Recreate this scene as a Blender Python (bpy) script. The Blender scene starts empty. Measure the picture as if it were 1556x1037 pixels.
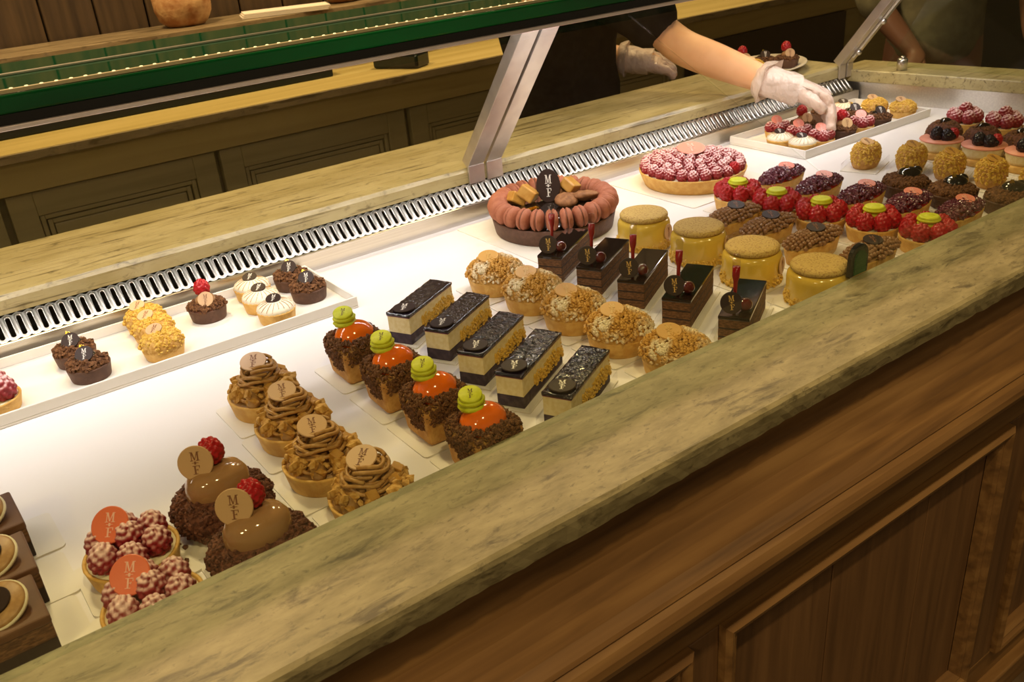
import bpy, math, random
import numpy as np
from mathutils import Matrix, Vector
random.seed(7); rng = np.random.default_rng(7)
PI = math.pi
S = bpy.context.scene
C = S.collection
D = 0.92            # height of the display deck above the floor

# ------------------------------------------------------------------ camera
cam = bpy.data.cameras.new('camera'); co = bpy.data.objects.new('camera', cam); C.objects.link(co)
cam.sensor_width = 36.0; cam.lens = 1391.4275 * 36.0 / 1556.0; cam.clip_start = 0.02
RT = ((0.80125416, -0.59320835, -0.07807448), (-0.32157159, -0.31691493, -0.8922761), (0.50456266, 0.74004647, -0.44468836))
co.matrix_world = Matrix(((RT[0][0], -RT[1][0], -RT[2][0], 0), (RT[0][1], -RT[1][1], -RT[2][1], 0),
                          (RT[0][2], -RT[1][2], -RT[2][2], D + 0.58), (0, 0, 0, 1)))
S.camera = co
cam.dof.use_dof = True; cam.dof.focus_distance = 1.25; cam.dof.aperture_fstop = 15.0

# ------------------------------------------------------------------ world, lights, exposure
w = bpy.data.worlds.new('world'); S.world = w; w.use_nodes = True
w.node_tree.nodes['Background'].inputs[0].default_value = (1.0, 0.74, 0.42, 1)
w.node_tree.nodes['Background'].inputs[1].default_value = 0.15
S.view_settings.view_transform = 'Standard'; S.view_settings.look = 'None'
S.view_settings.gamma = 1.0; S.view_settings.use_curve_mapping = False
S.view_settings.exposure = 0.0

def area(name, loc, rot, sx, sy, power, col):
    l = bpy.data.lights.new(name, 'AREA'); l.shape = 'RECTANGLE'; l.size = sx; l.size_y = sy; l.energy = power; l.color = col
    o = bpy.data.objects.new(name, l); C.objects.link(o); o.location = loc; o.rotation_euler = rot; return o
# strip lamps under the front edge of the glass shelf
for i in range(3):
    area('led_strip_lamp', (0.0 + 0.84 * i, 1.226, D + 0.390), (math.radians(-8), 0, 0), 0.82, 0.020, 3.45, (1.0, 0.87, 0.89))
# warm ceiling lamps of the shop; last one added to brighten the far end
for (x, y, e) in ((-1.9, -0.6, 36), (0.3, 2.3, 46), (2.0, 2.4, 34), (3.5, 2.6, 24)):
    area('ceiling_lamp', (x, y, 2.85), (0, 0, 0), 0.35, 0.35, e, (1.0, 0.70, 0.36))

# small halogen spots over the customer side
def spot(loc, tgt, power, ang, col=(1.0, 0.70, 0.34)):
    l = bpy.data.lights.new('halogen_spot', 'SPOT'); l.energy = power; l.spot_size = math.radians(ang); l.spot_blend = 0.8; l.shadow_soft_size = 0.045; l.color = col
    o = bpy.data.objects.new('halogen_spot', l); C.objects.link(o); o.location = loc; o.rotation_euler = (Vector(tgt) - Vector(loc)).to_track_quat('-Z', 'Y').to_euler()
for (x, e) in ((-0.9, 40), (0.25, 66), (1.45, 52), (2.6, 40)): spot((x, -0.25, 2.84), (x + 0.15, 0.5, 0.8), e, 62)

# ------------------------------------------------------------------ materials
MATS = {}
def mat(name, col, rough=0.5, col2=None, scale=60.0, metal=0.0, bump=0.0, bscale=None, detail=3.0, lo=0.4, hi=0.62, spec=0.5, coat=0.0,
        sss=0.0, trans=0.0, emit=0.0, stretch=(1, 1, 1), alpha=1.0, ior=1.45):
    m = bpy.data.materials.new(name); m.use_nodes = True; MATS[name] = m
    nt = m.node_tree; b = nt.nodes['Principled BSDF']
    b.inputs['Base Color'].default_value = (*col, 1); b.inputs['Roughness'].default_value = rough; b.inputs['Metallic'].default_value = metal
    b.inputs['Specular IOR Level'].default_value = spec; b.inputs['Coat Weight'].default_value = coat; b.inputs['Coat Roughness'].default_value = 0.06
    b.inputs['Transmission Weight'].default_value = trans; b.inputs['Alpha'].default_value = alpha; b.inputs['IOR'].default_value = ior
    if sss: b.inputs['Subsurface Weight'].default_value = sss; b.inputs['Subsurface Radius'].default_value = (0.006, 0.003, 0.002)
    if emit: b.inputs['Emission Color'].default_value = (*col, 1); b.inputs['Emission Strength'].default_value = emit
    if col2 or bump:
        tc = nt.nodes.new('ShaderNodeTexCoord'); mp = nt.nodes.new('ShaderNodeMapping'); mp.inputs['Scale'].default_value = stretch
        nt.links.new(tc.outputs['Object'], mp.inputs[0])
        n = nt.nodes.new('ShaderNodeTexNoise'); n.inputs['Scale'].default_value = scale; n.inputs['Detail'].default_value = detail
        nt.links.new(mp.outputs[0], n.inputs['Vector'])
        if col2:
            r = nt.nodes.new('ShaderNodeValToRGB'); r.color_ramp.elements[0].position = lo; r.color_ramp.elements[1].position = hi
            r.color_ramp.elements[0].color = (*col, 1); r.color_ramp.elements[1].color = (*col2, 1)
            nt.links.new(n.outputs['Fac'], r.inputs[0]); nt.links.new(r.outputs[0], b.inputs['Base Color'])
        if bump:
            n2 = n
            if bscale:
                n2 = nt.nodes.new('ShaderNodeTexNoise'); n2.inputs['Scale'].default_value = bscale; n2.inputs['Detail'].default_value = 4
                nt.links.new(mp.outputs[0], n2.inputs['Vector'])
            bp = nt.nodes.new('ShaderNodeBump'); bp.inputs['Strength'].default_value = bump; bp.inputs['Distance'].default_value = 0.003
            nt.links.new(n2.outputs['Fac'], bp.inputs['Height']); nt.links.new(bp.outputs[0], b.inputs['Normal'])
    return m

def marble(name, a, b_, vein, rough=0.25, sc=9.0, vs=(1.0, 7, 7), veinw=(0.53, 0.60)):
    m = bpy.data.materials.new(name); m.use_nodes = True; MATS[name] = m
    nt = m.node_tree; L = nt.links; b = nt.nodes['Principled BSDF']; b.inputs['Roughness'].default_value = rough
    tc = nt.nodes.new('ShaderNodeTexCoord')
    def noise(scale, strch, det, dist=0.0):
        mp = nt.nodes.new('ShaderNodeMapping'); mp.inputs['Scale'].default_value = strch; L.new(tc.outputs['Object'], mp.inputs[0])
        n = nt.nodes.new('ShaderNodeTexNoise'); n.inputs['Scale'].default_value = scale; n.inputs['Detail'].default_value = det
        n.inputs['Distortion'].default_value = dist; n.inputs['Roughness'].default_value = 0.65; L.new(mp.outputs[0], n.inputs['Vector']); return n
    def ramp(n, p0, p1, c0, c1):
        r = nt.nodes.new('ShaderNodeValToRGB'); r.color_ramp.elements[0].position = p0; r.color_ramp.elements[1].position = p1
        r.color_ramp.elements[0].color = c0; r.color_ramp.elements[1].color = c1; L.new(n.outputs['Fac'], r.inputs[0]); return r
    def mix(f, A, B):
        x = nt.nodes.new('ShaderNodeMixRGB'); L.new(f.outputs[0], x.inputs[0]); L.new(A.outputs[0], x.inputs[1])
        if isinstance(B, tuple): x.inputs[2].default_value = B
        else: L.new(B.outputs[0], x.inputs[2])
        return x
    base = ramp(noise(sc, (1, 3, 3), 6), 0.35, 0.65, (*a, 1), (*b_, 1))
    v1 = ramp(noise(sc * 1.1, vs, 8, 0.5), *veinw, (0, 0, 0, 1), (0.85, 0.85, 0.85, 1))
    v2 = ramp(noise(sc * 5, (1, 1.6, 1.6), 7, 0.4), 0.57, 0.70, (0, 0, 0, 1), (0.6, 0.6, 0.6, 1))
    c1 = mix(v1, base, (*vein, 1)); c2 = mix(v2, c1, (vein[0] * 0.6, vein[1] * 0.6, vein[2] * 0.6, 1))
    L.new(c2.outputs[0], b.inputs['Base Color'])
    return m

def wood(name, a, b_, c, rough=0.45, axis='X', sc=5.0):
    m = bpy.data.materials.new(name); m.use_nodes = True; MATS[name] = m
    nt = m.node_tree; L = nt.links; b = nt.nodes['Principled BSDF']; b.inputs['Roughness'].default_value = rough
    tc = nt.nodes.new('ShaderNodeTexCoord'); mp = nt.nodes.new('ShaderNodeMapping')
    mp.inputs['Scale'].default_value = (0.6, 9, 9) if axis == 'X' else (9, 9, 0.6)
    L.new(tc.outputs['Object'], mp.inputs[0])
    n = nt.nodes.new('ShaderNodeTexNoise'); n.inputs['Scale'].default_value = sc; n.inputs['Detail'].default_value = 7; n.inputs['Distortion'].default_value = 0.4
    L.new(mp.outputs[0], n.inputs['Vector'])
    r = nt.nodes.new('ShaderNodeValToRGB'); e = r.color_ramp.elements
    e[0].position = 0.30; e[0].color = (*a, 1); e[1].position = 0.72; e[1].color = (*c, 1); k = e.new(0.5); k.color = (*b_, 1)
    L.new(n.outputs['Fac'], r.inputs[0]); L.new(r.outputs[0], b.inputs['Base Color'])
    bp = nt.nodes.new('ShaderNodeBump'); bp.inputs['Strength'].default_value = 0.25; bp.inputs['Distance'].default_value = 0.002
    L.new(n.outputs['Fac'], bp.inputs['Height']); L.new(bp.outputs[0], b.inputs['Normal'])
    return m

def pane(name, tint=(1, 1, 1), refl=1.0):
    m = bpy.data.materials.new(name); m.use_nodes = True; MATS[name] = m
    nt = m.node_tree; L = nt.links; nt.nodes.remove(nt.nodes['Principled BSDF'])
    t = nt.nodes.new('ShaderNodeBsdfTransparent'); t.inputs[0].default_value = (*tint, 1)
    g = nt.nodes.new('ShaderNodeBsdfGlossy'); g.inputs['Roughness'].default_value = 0.02; g.inputs[0].default_value = (refl, refl, refl, 1)
    fr = nt.nodes.new('ShaderNodeFresnel'); fr.inputs[0].default_value = 1.45
    mx = nt.nodes.new('ShaderNodeMixShader'); ge = nt.nodes.new('ShaderNodeNewGeometry'); sb = nt.nodes.new('ShaderNodeMath'); sb.operation = 'SUBTRACT'; sb.inputs[0].default_value = 1.0; L.new(ge.outputs['Backfacing'], sb.inputs[1])
    mu = nt.nodes.new('ShaderNodeMath'); mu.operation = 'MULTIPLY'; L.new(fr.outputs[0], mu.inputs[0]); L.new(sb.outputs[0], mu.inputs[1])
    L.new(mu.outputs[0], mx.inputs[0]); L.new(t.outputs[0], mx.inputs[1]); L.new(g.outputs[0], mx.inputs[2])
    L.new(mx.outputs[0], nt.nodes['Material Output'].inputs[0]); return m

def sugared(name, red, dark):
    m = mat(name, red, 0.35, bump=0.0, sss=0.12)
    nt = m.node_tree; L = nt.links; b = nt.nodes['Principled BSDF']
    tc = nt.nodes.new('ShaderNodeTexCoord'); n = nt.nodes.new('ShaderNodeTexNoise'); n.inputs['Scale'].default_value = 420; n.inputs['Detail'].default_value = 3
    L.new(tc.outputs['Object'], n.inputs['Vector'])
    g = nt.nodes.new('ShaderNodeNewGeometry'); sp = nt.nodes.new('ShaderNodeSeparateXYZ'); L.new(g.outputs['Normal'], sp.inputs[0])
    ad = nt.nodes.new('ShaderNodeMath'); ad.operation = 'MULTIPLY_ADD'; ad.inputs[1].default_value = 0.42; L.new(sp.outputs[2], ad.inputs[0]); L.new(n.outputs['Fac'], ad.inputs[2])
    r = nt.nodes.new('ShaderNodeValToRGB'); r.color_ramp.elements[0].position = 0.66; r.color_ramp.elements[1].position = 0.88
    r.color_ramp.elements[0].color = (*red, 1); r.color_ramp.elements[1].color = (0.86, 0.62, 0.60, 1); L.new(ad.outputs[0], r.inputs[0])
    L.new(r.outputs[0], b.inputs['Base Color']); return m

mat('deck_white', (0.80, 0.76, 0.755), 0.35); mat('card_white', (0.78, 0.73, 0.66), 0.5); mat('tray_white', (0.80, 0.77, 0.73), 0.35)
mat('steel', (0.60, 0.57, 0.53), 0.30, (0.68, 0.65, 0.60), 14, metal=1.0, stretch=(0.2, 20, 20)); mat('steel_strut', (0.62, 0.57, 0.54), 0.38, (0.70, 0.65, 0.61), 30, metal=0.85)
mat('grille_steel', (0.44, 0.415, 0.38), 0.32, metal=1.0); mat('black', (0.008, 0.008, 0.009), 0.6); mat('black_gloss', (0.012, 0.012, 0.013), 0.15)
marble('marble_front', (0.185, 0.162, 0.078), (0.32, 0.285, 0.155), (0.060, 0.048, 0.020), 0.5, 17.0, (0.8, 3.0, 3.0), (0.54, 0.68))
marble('marble_ledge', (0.36, 0.29, 0.125), (0.48, 0.40, 0.20), (0.10, 0.070, 0.022), 0.32, 7.0, (0.7, 15, 15), (0.55, 0.64))
marble('marble_dark', (0.20, 0.15, 0.08), (0.30, 0.23, 0.13), (0.10, 0.07, 0.035), 0.3, 7.0)
wood('wood_front', (0.12, 0.062, 0.022), (0.22, 0.118, 0.040), (0.32, 0.185, 0.066), 0.42, 'X')
wood('wood_plank', (0.11, 0.058, 0.024), (0.165, 0.088, 0.036), (0.215, 0.118, 0.048), 0.45, 'Z')
wood('wood_olive', (0.33, 0.25, 0.085), (0.42, 0.325, 0.115), (0.48, 0.375, 0.14), 0.5, 'X', 3)
wood('wood_olive_dark', (0.25, 0.205, 0.085), (0.32, 0.265, 0.115), (0.37, 0.305, 0.135), 0.5, 'X', 3)
wood('wood_yellow', (0.40, 0.29, 0.09), (0.50, 0.37, 0.13), (0.56, 0.43, 0.17), 0.45, 'X', 2)
wood('wood_wall', (0.030, 0.018, 0.009), (0.065, 0.040, 0.018), (0.10, 0.062, 0.028), 0.5, 'Z', 4)
mat('floor_tile', (0.10, 0.07, 0.04), 0.4, (0.14, 0.10, 0.06), 8); mat('plaster', (0.45, 0.38, 0.25), 0.7)
pane('clear_pane', (0.93, 0.96, 0.93)); pane('acetate', (0.96, 0.96, 0.96))
mat('green_glass', (0.004, 0.10, 0.042), 0.05, spec=0.5, trans=0.22, ior=1.5); mat('green_edge', (0.001, 0.022, 0.010), 0.06, (0.003, 0.19, 0.045), 1.6, coat=0.2, trans=0.15, lo=0.42, hi=0.62, stretch=(0.7, 1, 1))  # brighter green patches on the edge paint lamp light inside the glass
mat('led_glow', (1.0, 0.86, 0.5), 0.4, emit=0.8)
# pastry
mat('shell_gold', (0.62, 0.34, 0.075), 0.6, (0.72, 0.44, 0.125), 90, bump=0.3, bscale=260); mat('shell_brown', (0.085, 0.036, 0.020), 0.6, (0.12, 0.055, 0.032), 120, bump=0.3, bscale=260)
mat('crumb_choc', (0.095, 0.036, 0.013), 0.85, (0.20, 0.085, 0.030), 240, bump=0.5, bscale=600); mat('crumb_cocoa', (0.075, 0.022, 0.012), 0.75, (0.17, 0.058, 0.030), 240, bump=0.5, bscale=600)
mat('crumb_gold', (0.48, 0.24, 0.040), 0.75, (0.66, 0.40, 0.12), 200, bump=0.4, bscale=500); mat('crumb_sugar', (0.56, 0.30, 0.060), 0.8, (0.80, 0.68, 0.48), 26, lo=0.43, hi=0.57, bump=0.4, bscale=500)
mat('nut_gold', (0.64, 0.38, 0.045), 0.7, (0.76, 0.50, 0.11), 200, bump=0.4, bscale=500)
mat('sponge_gold', (0.46, 0.22, 0.05), 0.7, (0.58, 0.32, 0.09), 120, bump=0.4, bscale=300)
mat('caramel', (0.36, 0.19, 0.085), 0.10, spec=0.6, coat=0.7); mat('brownie', (0.20, 0.080, 0.026), 0.7, (0.30, 0.13, 0.045), 120, bump=0.5); mat('edge_reflection', (0.80, 0.74, 0.80), 0.2, metal=0.4); mat('channel', (0.55, 0.47, 0.30), 0.4); mat('caramel_mat', (0.34, 0.18, 0.06), 0.45, (0.42, 0.24, 0.09), 150)
mat('chestnut', (0.40, 0.20, 0.055), 0.38, (0.50, 0.28, 0.09), 200); mat('fudge', (0.46, 0.22, 0.035), 0.35, (0.54, 0.29, 0.06), 100)
mat('orange_glaze', (0.92, 0.17, 0.008), 0.10, coat=0.8, spec=0.6); mat('pistachio', (0.58, 0.62, 0.014), 0.5, (0.66, 0.70, 0.03), 160, bump=0.15, bscale=400)
mat('berry_glaze', (0.008, 0.004, 0.012), 0.07, coat=1.0, spec=0.7, bump=1.0, scale=190); mat('berry_line', (0.16, 0.012, 0.05), 0.4)
mat('cheesecake', (0.74, 0.60, 0.30), 0.6, (0.82, 0.70, 0.42), 150, bump=0.2); mat('berry_sponge', (0.040, 0.026, 0.045), 0.8, (0.075, 0.050, 0.070), 150, bump=0.5)
mat('opera_sponge', (0.10, 0.043, 0.017), 0.8, (0.20, 0.095, 0.040), 180, bump=0.6, stretch=(1, 1, 3)); mat('ganache', (0.030, 0.015, 0.010), 0.6); mat('opera_glaze', (0.014, 0.008, 0.006), 0.07, coat=0.8)
mat('brown_velvet', (0.12, 0.050, 0.022), 0.55, (0.15, 0.066, 0.030), 40); mat('mousse_yellow', (0.68, 0.45, 0.065), 0.16, coat=0.5); mat('biscuit', (0.60, 0.40, 0.115), 0.6, (0.36, 0.19, 0.045), 330, bump=0.8, bscale=330, lo=0.53, hi=0.66)  # darker biscuit spots paint the shade in its dimples
mat('choc_pearl', (0.22, 0.105, 0.045), 0.20, (0.28, 0.14, 0.065), 90); mat('purple_chip', (0.085, 0.010, 0.028), 0.22, (0.30, 0.13, 0.16), 220, lo=0.45, hi=0.75); mat('jam', (0.50, 0.02, 0.015), 0.12, coat=0.6)
mat('black_glaze', (0.010, 0.009, 0.008), 0.05, coat=1.0); mat('gold_leaf', (0.90, 0.62, 0.10), 0.25, metal=1.0); mat('meringue', (0.86, 0.78, 0.62), 0.5); mat('meringue_toast', (0.45, 0.24, 0.08), 0.6)
mat('cream', (0.80, 0.72, 0.52), 0.5); mat('cream_pink', (0.80, 0.32, 0.22), 0.4); mat('macaron', (0.33, 0.105, 0.052), 0.65, (0.39, 0.135, 0.068), 120, bump=0.25, bscale=350); mat('macaron_fill', (0.13, 0.045, 0.02), 0.6)
mat('raspberry', (0.42, 0.010, 0.016), 0.28, sss=0.12); sugared('raspberry_sugar', (0.30, 0.012, 0.022), None); mat('blackberry', (0.012, 0.008, 0.016), 0.2); mat('cherry', (0.085, 0.008, 0.006), 0.08, coat=0.8)
mat('disc_orange', (0.76, 0.165, 0.075), 0.35); mat('disc_pink', (0.80, 0.27, 0.21), 0.35); mat('disc_beige', (0.58, 0.36, 0.19), 0.35); mat('disc_gold', (0.58, 0.31, 0.065), 0.4); mat('disc_dark', (0.030, 0.015, 0.012), 0.5, spec=0.3)
mat('ink_white', (0.85, 0.80, 0.74), 0.5); mat('ink_dark', (0.085, 0.030, 0.014), 0.5); mat('ink_gold', (0.62, 0.38, 0.10), 0.35); mat('ink_rose', (0.85, 0.48, 0.40), 0.5); mat('ink_brown', (0.22, 0.085, 0.035), 0.5)
mat('syrup', (0.25, 0.006, 0.010), 0.12, coat=0.5); pane('pipette_clear', (0.90, 0.88, 0.86))
mat('skin', (0.72, 0.39, 0.20), 0.5, (0.77, 0.43, 0.23), 25, sss=0.15); mat('skin_dark', (0.22, 0.10, 0.06), 0.5); mat('hair', (0.02, 0.012, 0.008), 0.5, bump=0.5, scale=80)
mat('cloth_black', (0.012, 0.010, 0.009), 0.95, (0.022, 0.018, 0.015), 60, bump=0.3, spec=0.05); mat('cloth_olive', (0.14, 0.125, 0.075), 0.9, (0.19, 0.17, 0.10), 30, bump=0.3); mat('cloth_trouser', (0.012, 0.012, 0.014), 0.85)
mat('bread', (0.36, 0.15, 0.045), 0.7, (0.58, 0.36, 0.16), 22, bump=0.6, bscale=90); mat('paper', (0.80, 0.72, 0.58), 0.6); mat('porcelain', (0.75, 0.66, 0.50), 0.2); mat('screen', (0.20, 0.19, 0.13), 0.3); mat('button_red', (0.5, 0.05, 0.02), 0.4)
def glove_mat():
    m = bpy.data.materials.new('glove'); m.use_nodes = True; MATS['glove'] = m; nt = m.node_tree; L = nt.links
    b = nt.nodes['Principled BSDF']; b.inputs['Base Color'].default_value = (0.92, 0.76, 0.66, 1); b.inputs['Roughness'].default_value = 0.25; b.inputs['Alpha'].default_value = 0.62
    tc = nt.nodes.new('ShaderNodeTexCoord'); mp = nt.nodes.new('ShaderNodeMapping'); mp.inputs['Scale'].default_value = (1, 1, 0.5); n = nt.nodes.new('ShaderNodeTexNoise'); n.inputs['Scale'].default_value = 60; n.inputs['Detail'].default_value = 4
    L.new(tc.outputs['Object'], mp.inputs[0]); L.new(mp.outputs[0], n.inputs['Vector'])
    bp = nt.nodes.new('ShaderNodeBump'); bp.inputs['Strength'].default_value = 0.9; bp.inputs['Distance'].default_value = 0.012; L.new(n.outputs['Fac'], bp.inputs['Height']); L.new(bp.outputs[0], b.inputs['Normal'])
glove_mat()

# ------------------------------------------------------------------ mesh helpers
ICO = None
def ico():
    global ICO
    if ICO is None:
        t = (1 + 5 ** 0.5) / 2
        v = np.array([(-1, t, 0), (1, t, 0), (-1, -t, 0), (1, -t, 0), (0, -1, t), (0, 1, t), (0, -1, -t), (0, 1, -t), (t, 0, -1), (t, 0, 1), (-t, 0, -1), (-t, 0, 1)], float)
        v /= np.linalg.norm(v[0])
        f = [(0, 11, 5), (0, 5, 1), (0, 1, 7), (0, 7, 10), (0, 10, 11), (1, 5, 9), (5, 11, 4), (11, 10, 2), (10, 7, 6), (7, 1, 8), (3, 9, 4), (3, 4, 2), (3, 2, 6), (3, 6, 8), (3, 8, 9), (4, 9, 5), (2, 4, 11), (6, 2, 10), (8, 6, 7), (9, 8, 1)]
        ICO = (v, f)
    return ICO
class G:
    def __init__(s): s.v = []; s.f = []
    def add(s, v, f, M=None):
        k = len(s.v)
        if M is not None: v = [tuple(M @ Vector(p)) for p in v]
        s.v.extend([tuple(map(float, p)) for p in v]); s.f.extend([tuple(i + k for i in q) for q in f]); return s
    def box(s, x0, x1, y0, y1, z0, z1, M=None, top=None):
        v = [(x0, y0, z0), (x1, y0, z0), (x1, y1, z0), (x0, y1, z0), (x0, y0, z1), (x1, y0, z1), (x1, y1, z1), (x0, y1, z1)]
        if top: v = [(x, y, z) if z == z0 else (x * top, y * top, z) for x, y, z in v]
        return s.add(v, [(0, 3, 2, 1), (4, 5, 6, 7), (0, 1, 5, 4), (1, 2, 6, 5), (2, 3, 7, 6), (3, 0, 4, 7)], M)
    def lathe(s, prof, n=36, M=None, sx=1.0, sy=1.0, jit=0.0):
        v = []; f = []; rows = []
        for (r, z) in prof:
            if r < 1e-7: rows.append([len(v)]); v.append((0, 0, z))
            else:
                rows.append(list(range(len(v), len(v) + n)))
                for i in range(n):
                    a = 2 * PI * i / n; rr = r * (1 + (random.uniform(-jit, jit) if jit else 0)); v.append((rr * math.cos(a) * sx, rr * math.sin(a) * sy, z))
        for a, b in zip(rows[:-1], rows[1:]):
            for i in range(n):
                j = (i + 1) % n
                if len(a) == 1 and len(b) == 1: continue
                if len(a) == 1: f.append((a[0], b[j], b[i]))
                elif len(b) == 1: f.append((a[i], a[j], b[0]))
                else: f.append((a[i], a[j], b[j], b[i]))
        return s.add(v, f, M)
    def ell(s, c, r, n=24, m=14, M=None, zmin=-1.0):
        if not hasattr(r, '__len__'): r = (r, r, r)
        t0 = math.asin(max(-1, zmin)); prof = []
        for i in range(m + 1):
            t = t0 + (PI / 2 - t0) * i / m; q = math.cos(t); prof.append((0 if q < 1e-6 else q, math.sin(t)))
        T = Matrix.Translation(c) @ Matrix.Diagonal((*r, 1))
        return s.lathe(prof, n, (M @ T) if M is not None else T)
    def tube(s, pts, r, n=8, closed=False):
        P = [Vector(p) for p in pts]; N = len(P); v = []; f = []; up = Vector((0.13, 0.27, 0.95))
        for i, p in enumerate(P):
            a = P[i - 1] if (i > 0 or closed) else p; b = P[(i + 1) % N] if (i < N - 1 or closed) else p
            t = (b - a).normalized(); u = t.cross(up); u = u.normalized() if u.length > 1e-4 else Vector((1, 0, 0)); q = t.cross(u); rr = r[i] if hasattr(r, '__len__') else r
            for k in range(n):
                an = 2 * PI * k / n; v.append(p + (u * math.cos(an) + q * math.sin(an)) * rr)
        for i in range(N if closed else N - 1):
            j = (i + 1) % N
            for k in range(n): l = (k + 1) % n; f.append((i * n + k, i * n + l, j * n + l, j * n + k))
        if not closed: f.append(tuple(range(n))[::-1]); f.append(tuple((N - 1) * n + k for k in range(n)))
        return s.add(v, f)
    def prism(s, poly, z0, z1, M=None):
        n = len(poly); v = [(x, y, z0) for x, y in poly] + [(x, y, z1) for x, y in poly]
        return s.add(v, [tuple(range(n))[::-1], tuple(range(n, 2 * n))] + [(i, (i + 1) % n, n + (i + 1) % n, n + i) for i in range(n)], M)
    def extrude_x(s, prof, x0, x1, nseg=1, jit=None, M=None):
        n = len(prof); v = []; f = []
        for k in range(nseg + 1):
            x = x0 + (x1 - x0) * k / nseg
            for i, (y, z) in enumerate(prof):
                j = jit[i] if jit else 0; v.append((x, y + random.uniform(-j, j), z + random.uniform(-j, j) * 0.6))
        for k in range(nseg):
            for i in range(n): j = (i + 1) % n; f.append((k * n + i, k * n + j, (k + 1) * n + j, (k + 1) * n + i))
        f.append(tuple(range(n))); f.append(tuple(nseg * n + i for i in range(n))[::-1]); return s.add(v, f, M)
    def crumbs(s, n, sampler, r0, r1):
        iv, fc = ico()
        for _ in range(n):
            p = np.array(sampler()); r = random.uniform(r0, r1); q = iv * (r * (1 + rng.uniform(-0.32, 0.32, (12, 1)))) * rng.uniform(0.7, 1.25, 3) + p
            s.add(q.tolist(), fc)
        return s
    def mesh(s, name, m, smooth=False):
        me = bpy.data.meshes.new(name); me.from_pydata(s.v, [], s.f)
        if m: me.materials.append(MATS[m])
        if smooth: me.polygons.foreach_set('use_smooth', [True] * len(me.polygons))
        me.update(); return me
    def build(s, name, m, parent=None, smooth=False, bevel=0.0, seg=2, kind=None):
        return link(name, s.mesh(name, m, smooth), parent, bevel, seg, kind)
def link(name, me, parent=None, bevel=0.0, seg=2, kind=None, M=None):
    o = bpy.data.objects.new(name, me); C.objects.link(o); o.parent = parent
    if M is not None: o.matrix_basis = M
    if bevel:
        b = o.modifiers.new('bevel', 'BEVEL'); b.width = bevel; b.segments = seg; b.limit_method = 'ANGLE'; b.angle_limit = math.radians(50); b.harden_normals = False
    if kind: o['kind'] = kind
    return o
def tag(o, label, cat, group=None):
    o['label'] = label; o['category'] = cat
    if group: o['group'] = group
    return o
def thing(name, label, cat, loc=(0, 0, 0), rz=0.0, group=None):
    o = bpy.data.objects.new(name, None); C.objects.link(o); o.location = loc; o.rotation_euler = (0, 0, rz); o.empty_display_size = 0.02
    return tag(o, label, cat, group)
def copy_tree(o, parent=None):
    c = o.copy(); C.objects.link(c); c.parent = parent
    for k in list(o.children): copy_tree(k, c)
    return c
def struct(o): o['kind'] = 'structure'; return o
def orient(pos, nrm, up=(0, 0, 1), sc=1.0):
    n = Vector(nrm).normalized(); u = Vector(up); y = (u - n * u.dot(n)).normalized(); x = y.cross(n)
    return Matrix.Translation(pos) @ Matrix(((x.x, y.x, n.x, 0), (x.y, y.y, n.y, 0), (x.z, y.z, n.z, 0), (0, 0, 0, 1))) @ Matrix.Scale(sc, 4)
AWAY = (0.5, 0.74, 0.0)      # horizontal direction away from the customer, in which flat lettering reads upright

# monogram: a serif M above a serif F with a small ornament between, unit disc
def monogram():
    g = G(); z0, z1 = 0.0, 0.02
    def q(pts, ox, oy, s): g.prism([(ox + x * s, oy + y * s) for x, y in pts], z0, z1)
    def r(x0, x1, y0, y1, ox, oy, s): q([(x0, y0), (x1, y0), (x1, y1), (x0, y1)], ox, oy, s)
    s = 0.56; ox = -0.28; oy = 0.14
    r(0.13, 0.21, 0, 1, ox, oy, s); r(0.76, 0.92, 0, 1, ox, oy, s); q([(0.13, 1), (0.44, 0.08), (0.56, 0.08), (0.31, 1)], ox, oy, s); q([(0.46, 0.08), (0.52, 0.08), (0.86, 1), (0.76, 1)], ox, oy, s)
    r(0, 0.34, 0, 0.07, ox, oy, s); r(0.64, 1.04, 0, 0.07, ox, oy, s); r(0, 0.3, 0.93, 1, ox, oy, s); r(0.74, 1.04, 0.93, 1, ox, oy, s)
    ox = -0.22; oy = -0.70; s = 0.54
    r(0.24, 0.42, 0, 1, ox, oy, s); r(0.06, 0.86, 0.93, 1, ox, oy, s); r(0.78, 0.86, 0.70, 1, ox, oy, s); r(0.40, 0.66, 0.48, 0.55, ox, oy, s); r(0.60, 0.66, 0.40, 0.63, ox, oy, s); r(0.06, 0.60, 0, 0.07, ox, oy, s)
    r(-0.20, 0.20, 0.0, 0.03, 0, 0, 1); q([(-0.06, -0.06), (0.0, -0.10), (0.06, -0.06), (0.06, 0.08), (0, 0.12), (-0.06, 0.08)], 0, 0, 1)
    return g
MONO = {}
DISC = {}
def plaque(parent, M, r, m, ink, th=0.0022, sx=1.0, label=None):
    key = (m, round(r, 4), sx)
    if key not in DISC: DISC[key] = G().lathe([(0, 0), (r * 0.96, 0), (r, th * 0.3), (r, th * 0.7), (r * 0.96, th), (0, th)], 28, None, sx, 1.0).mesh('plaque', m)
    if ink not in MONO: MONO[ink] = monogram().mesh('lettering', ink)
    p = link('plaque', DISC[key], parent, M=M)
    if label: p['label'] = label
    link('lettering', MONO[ink], p, M=Matrix.Translation((0, 0, th)) @ Matrix.Scale(r * 0.92, 4))
    return p
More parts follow.
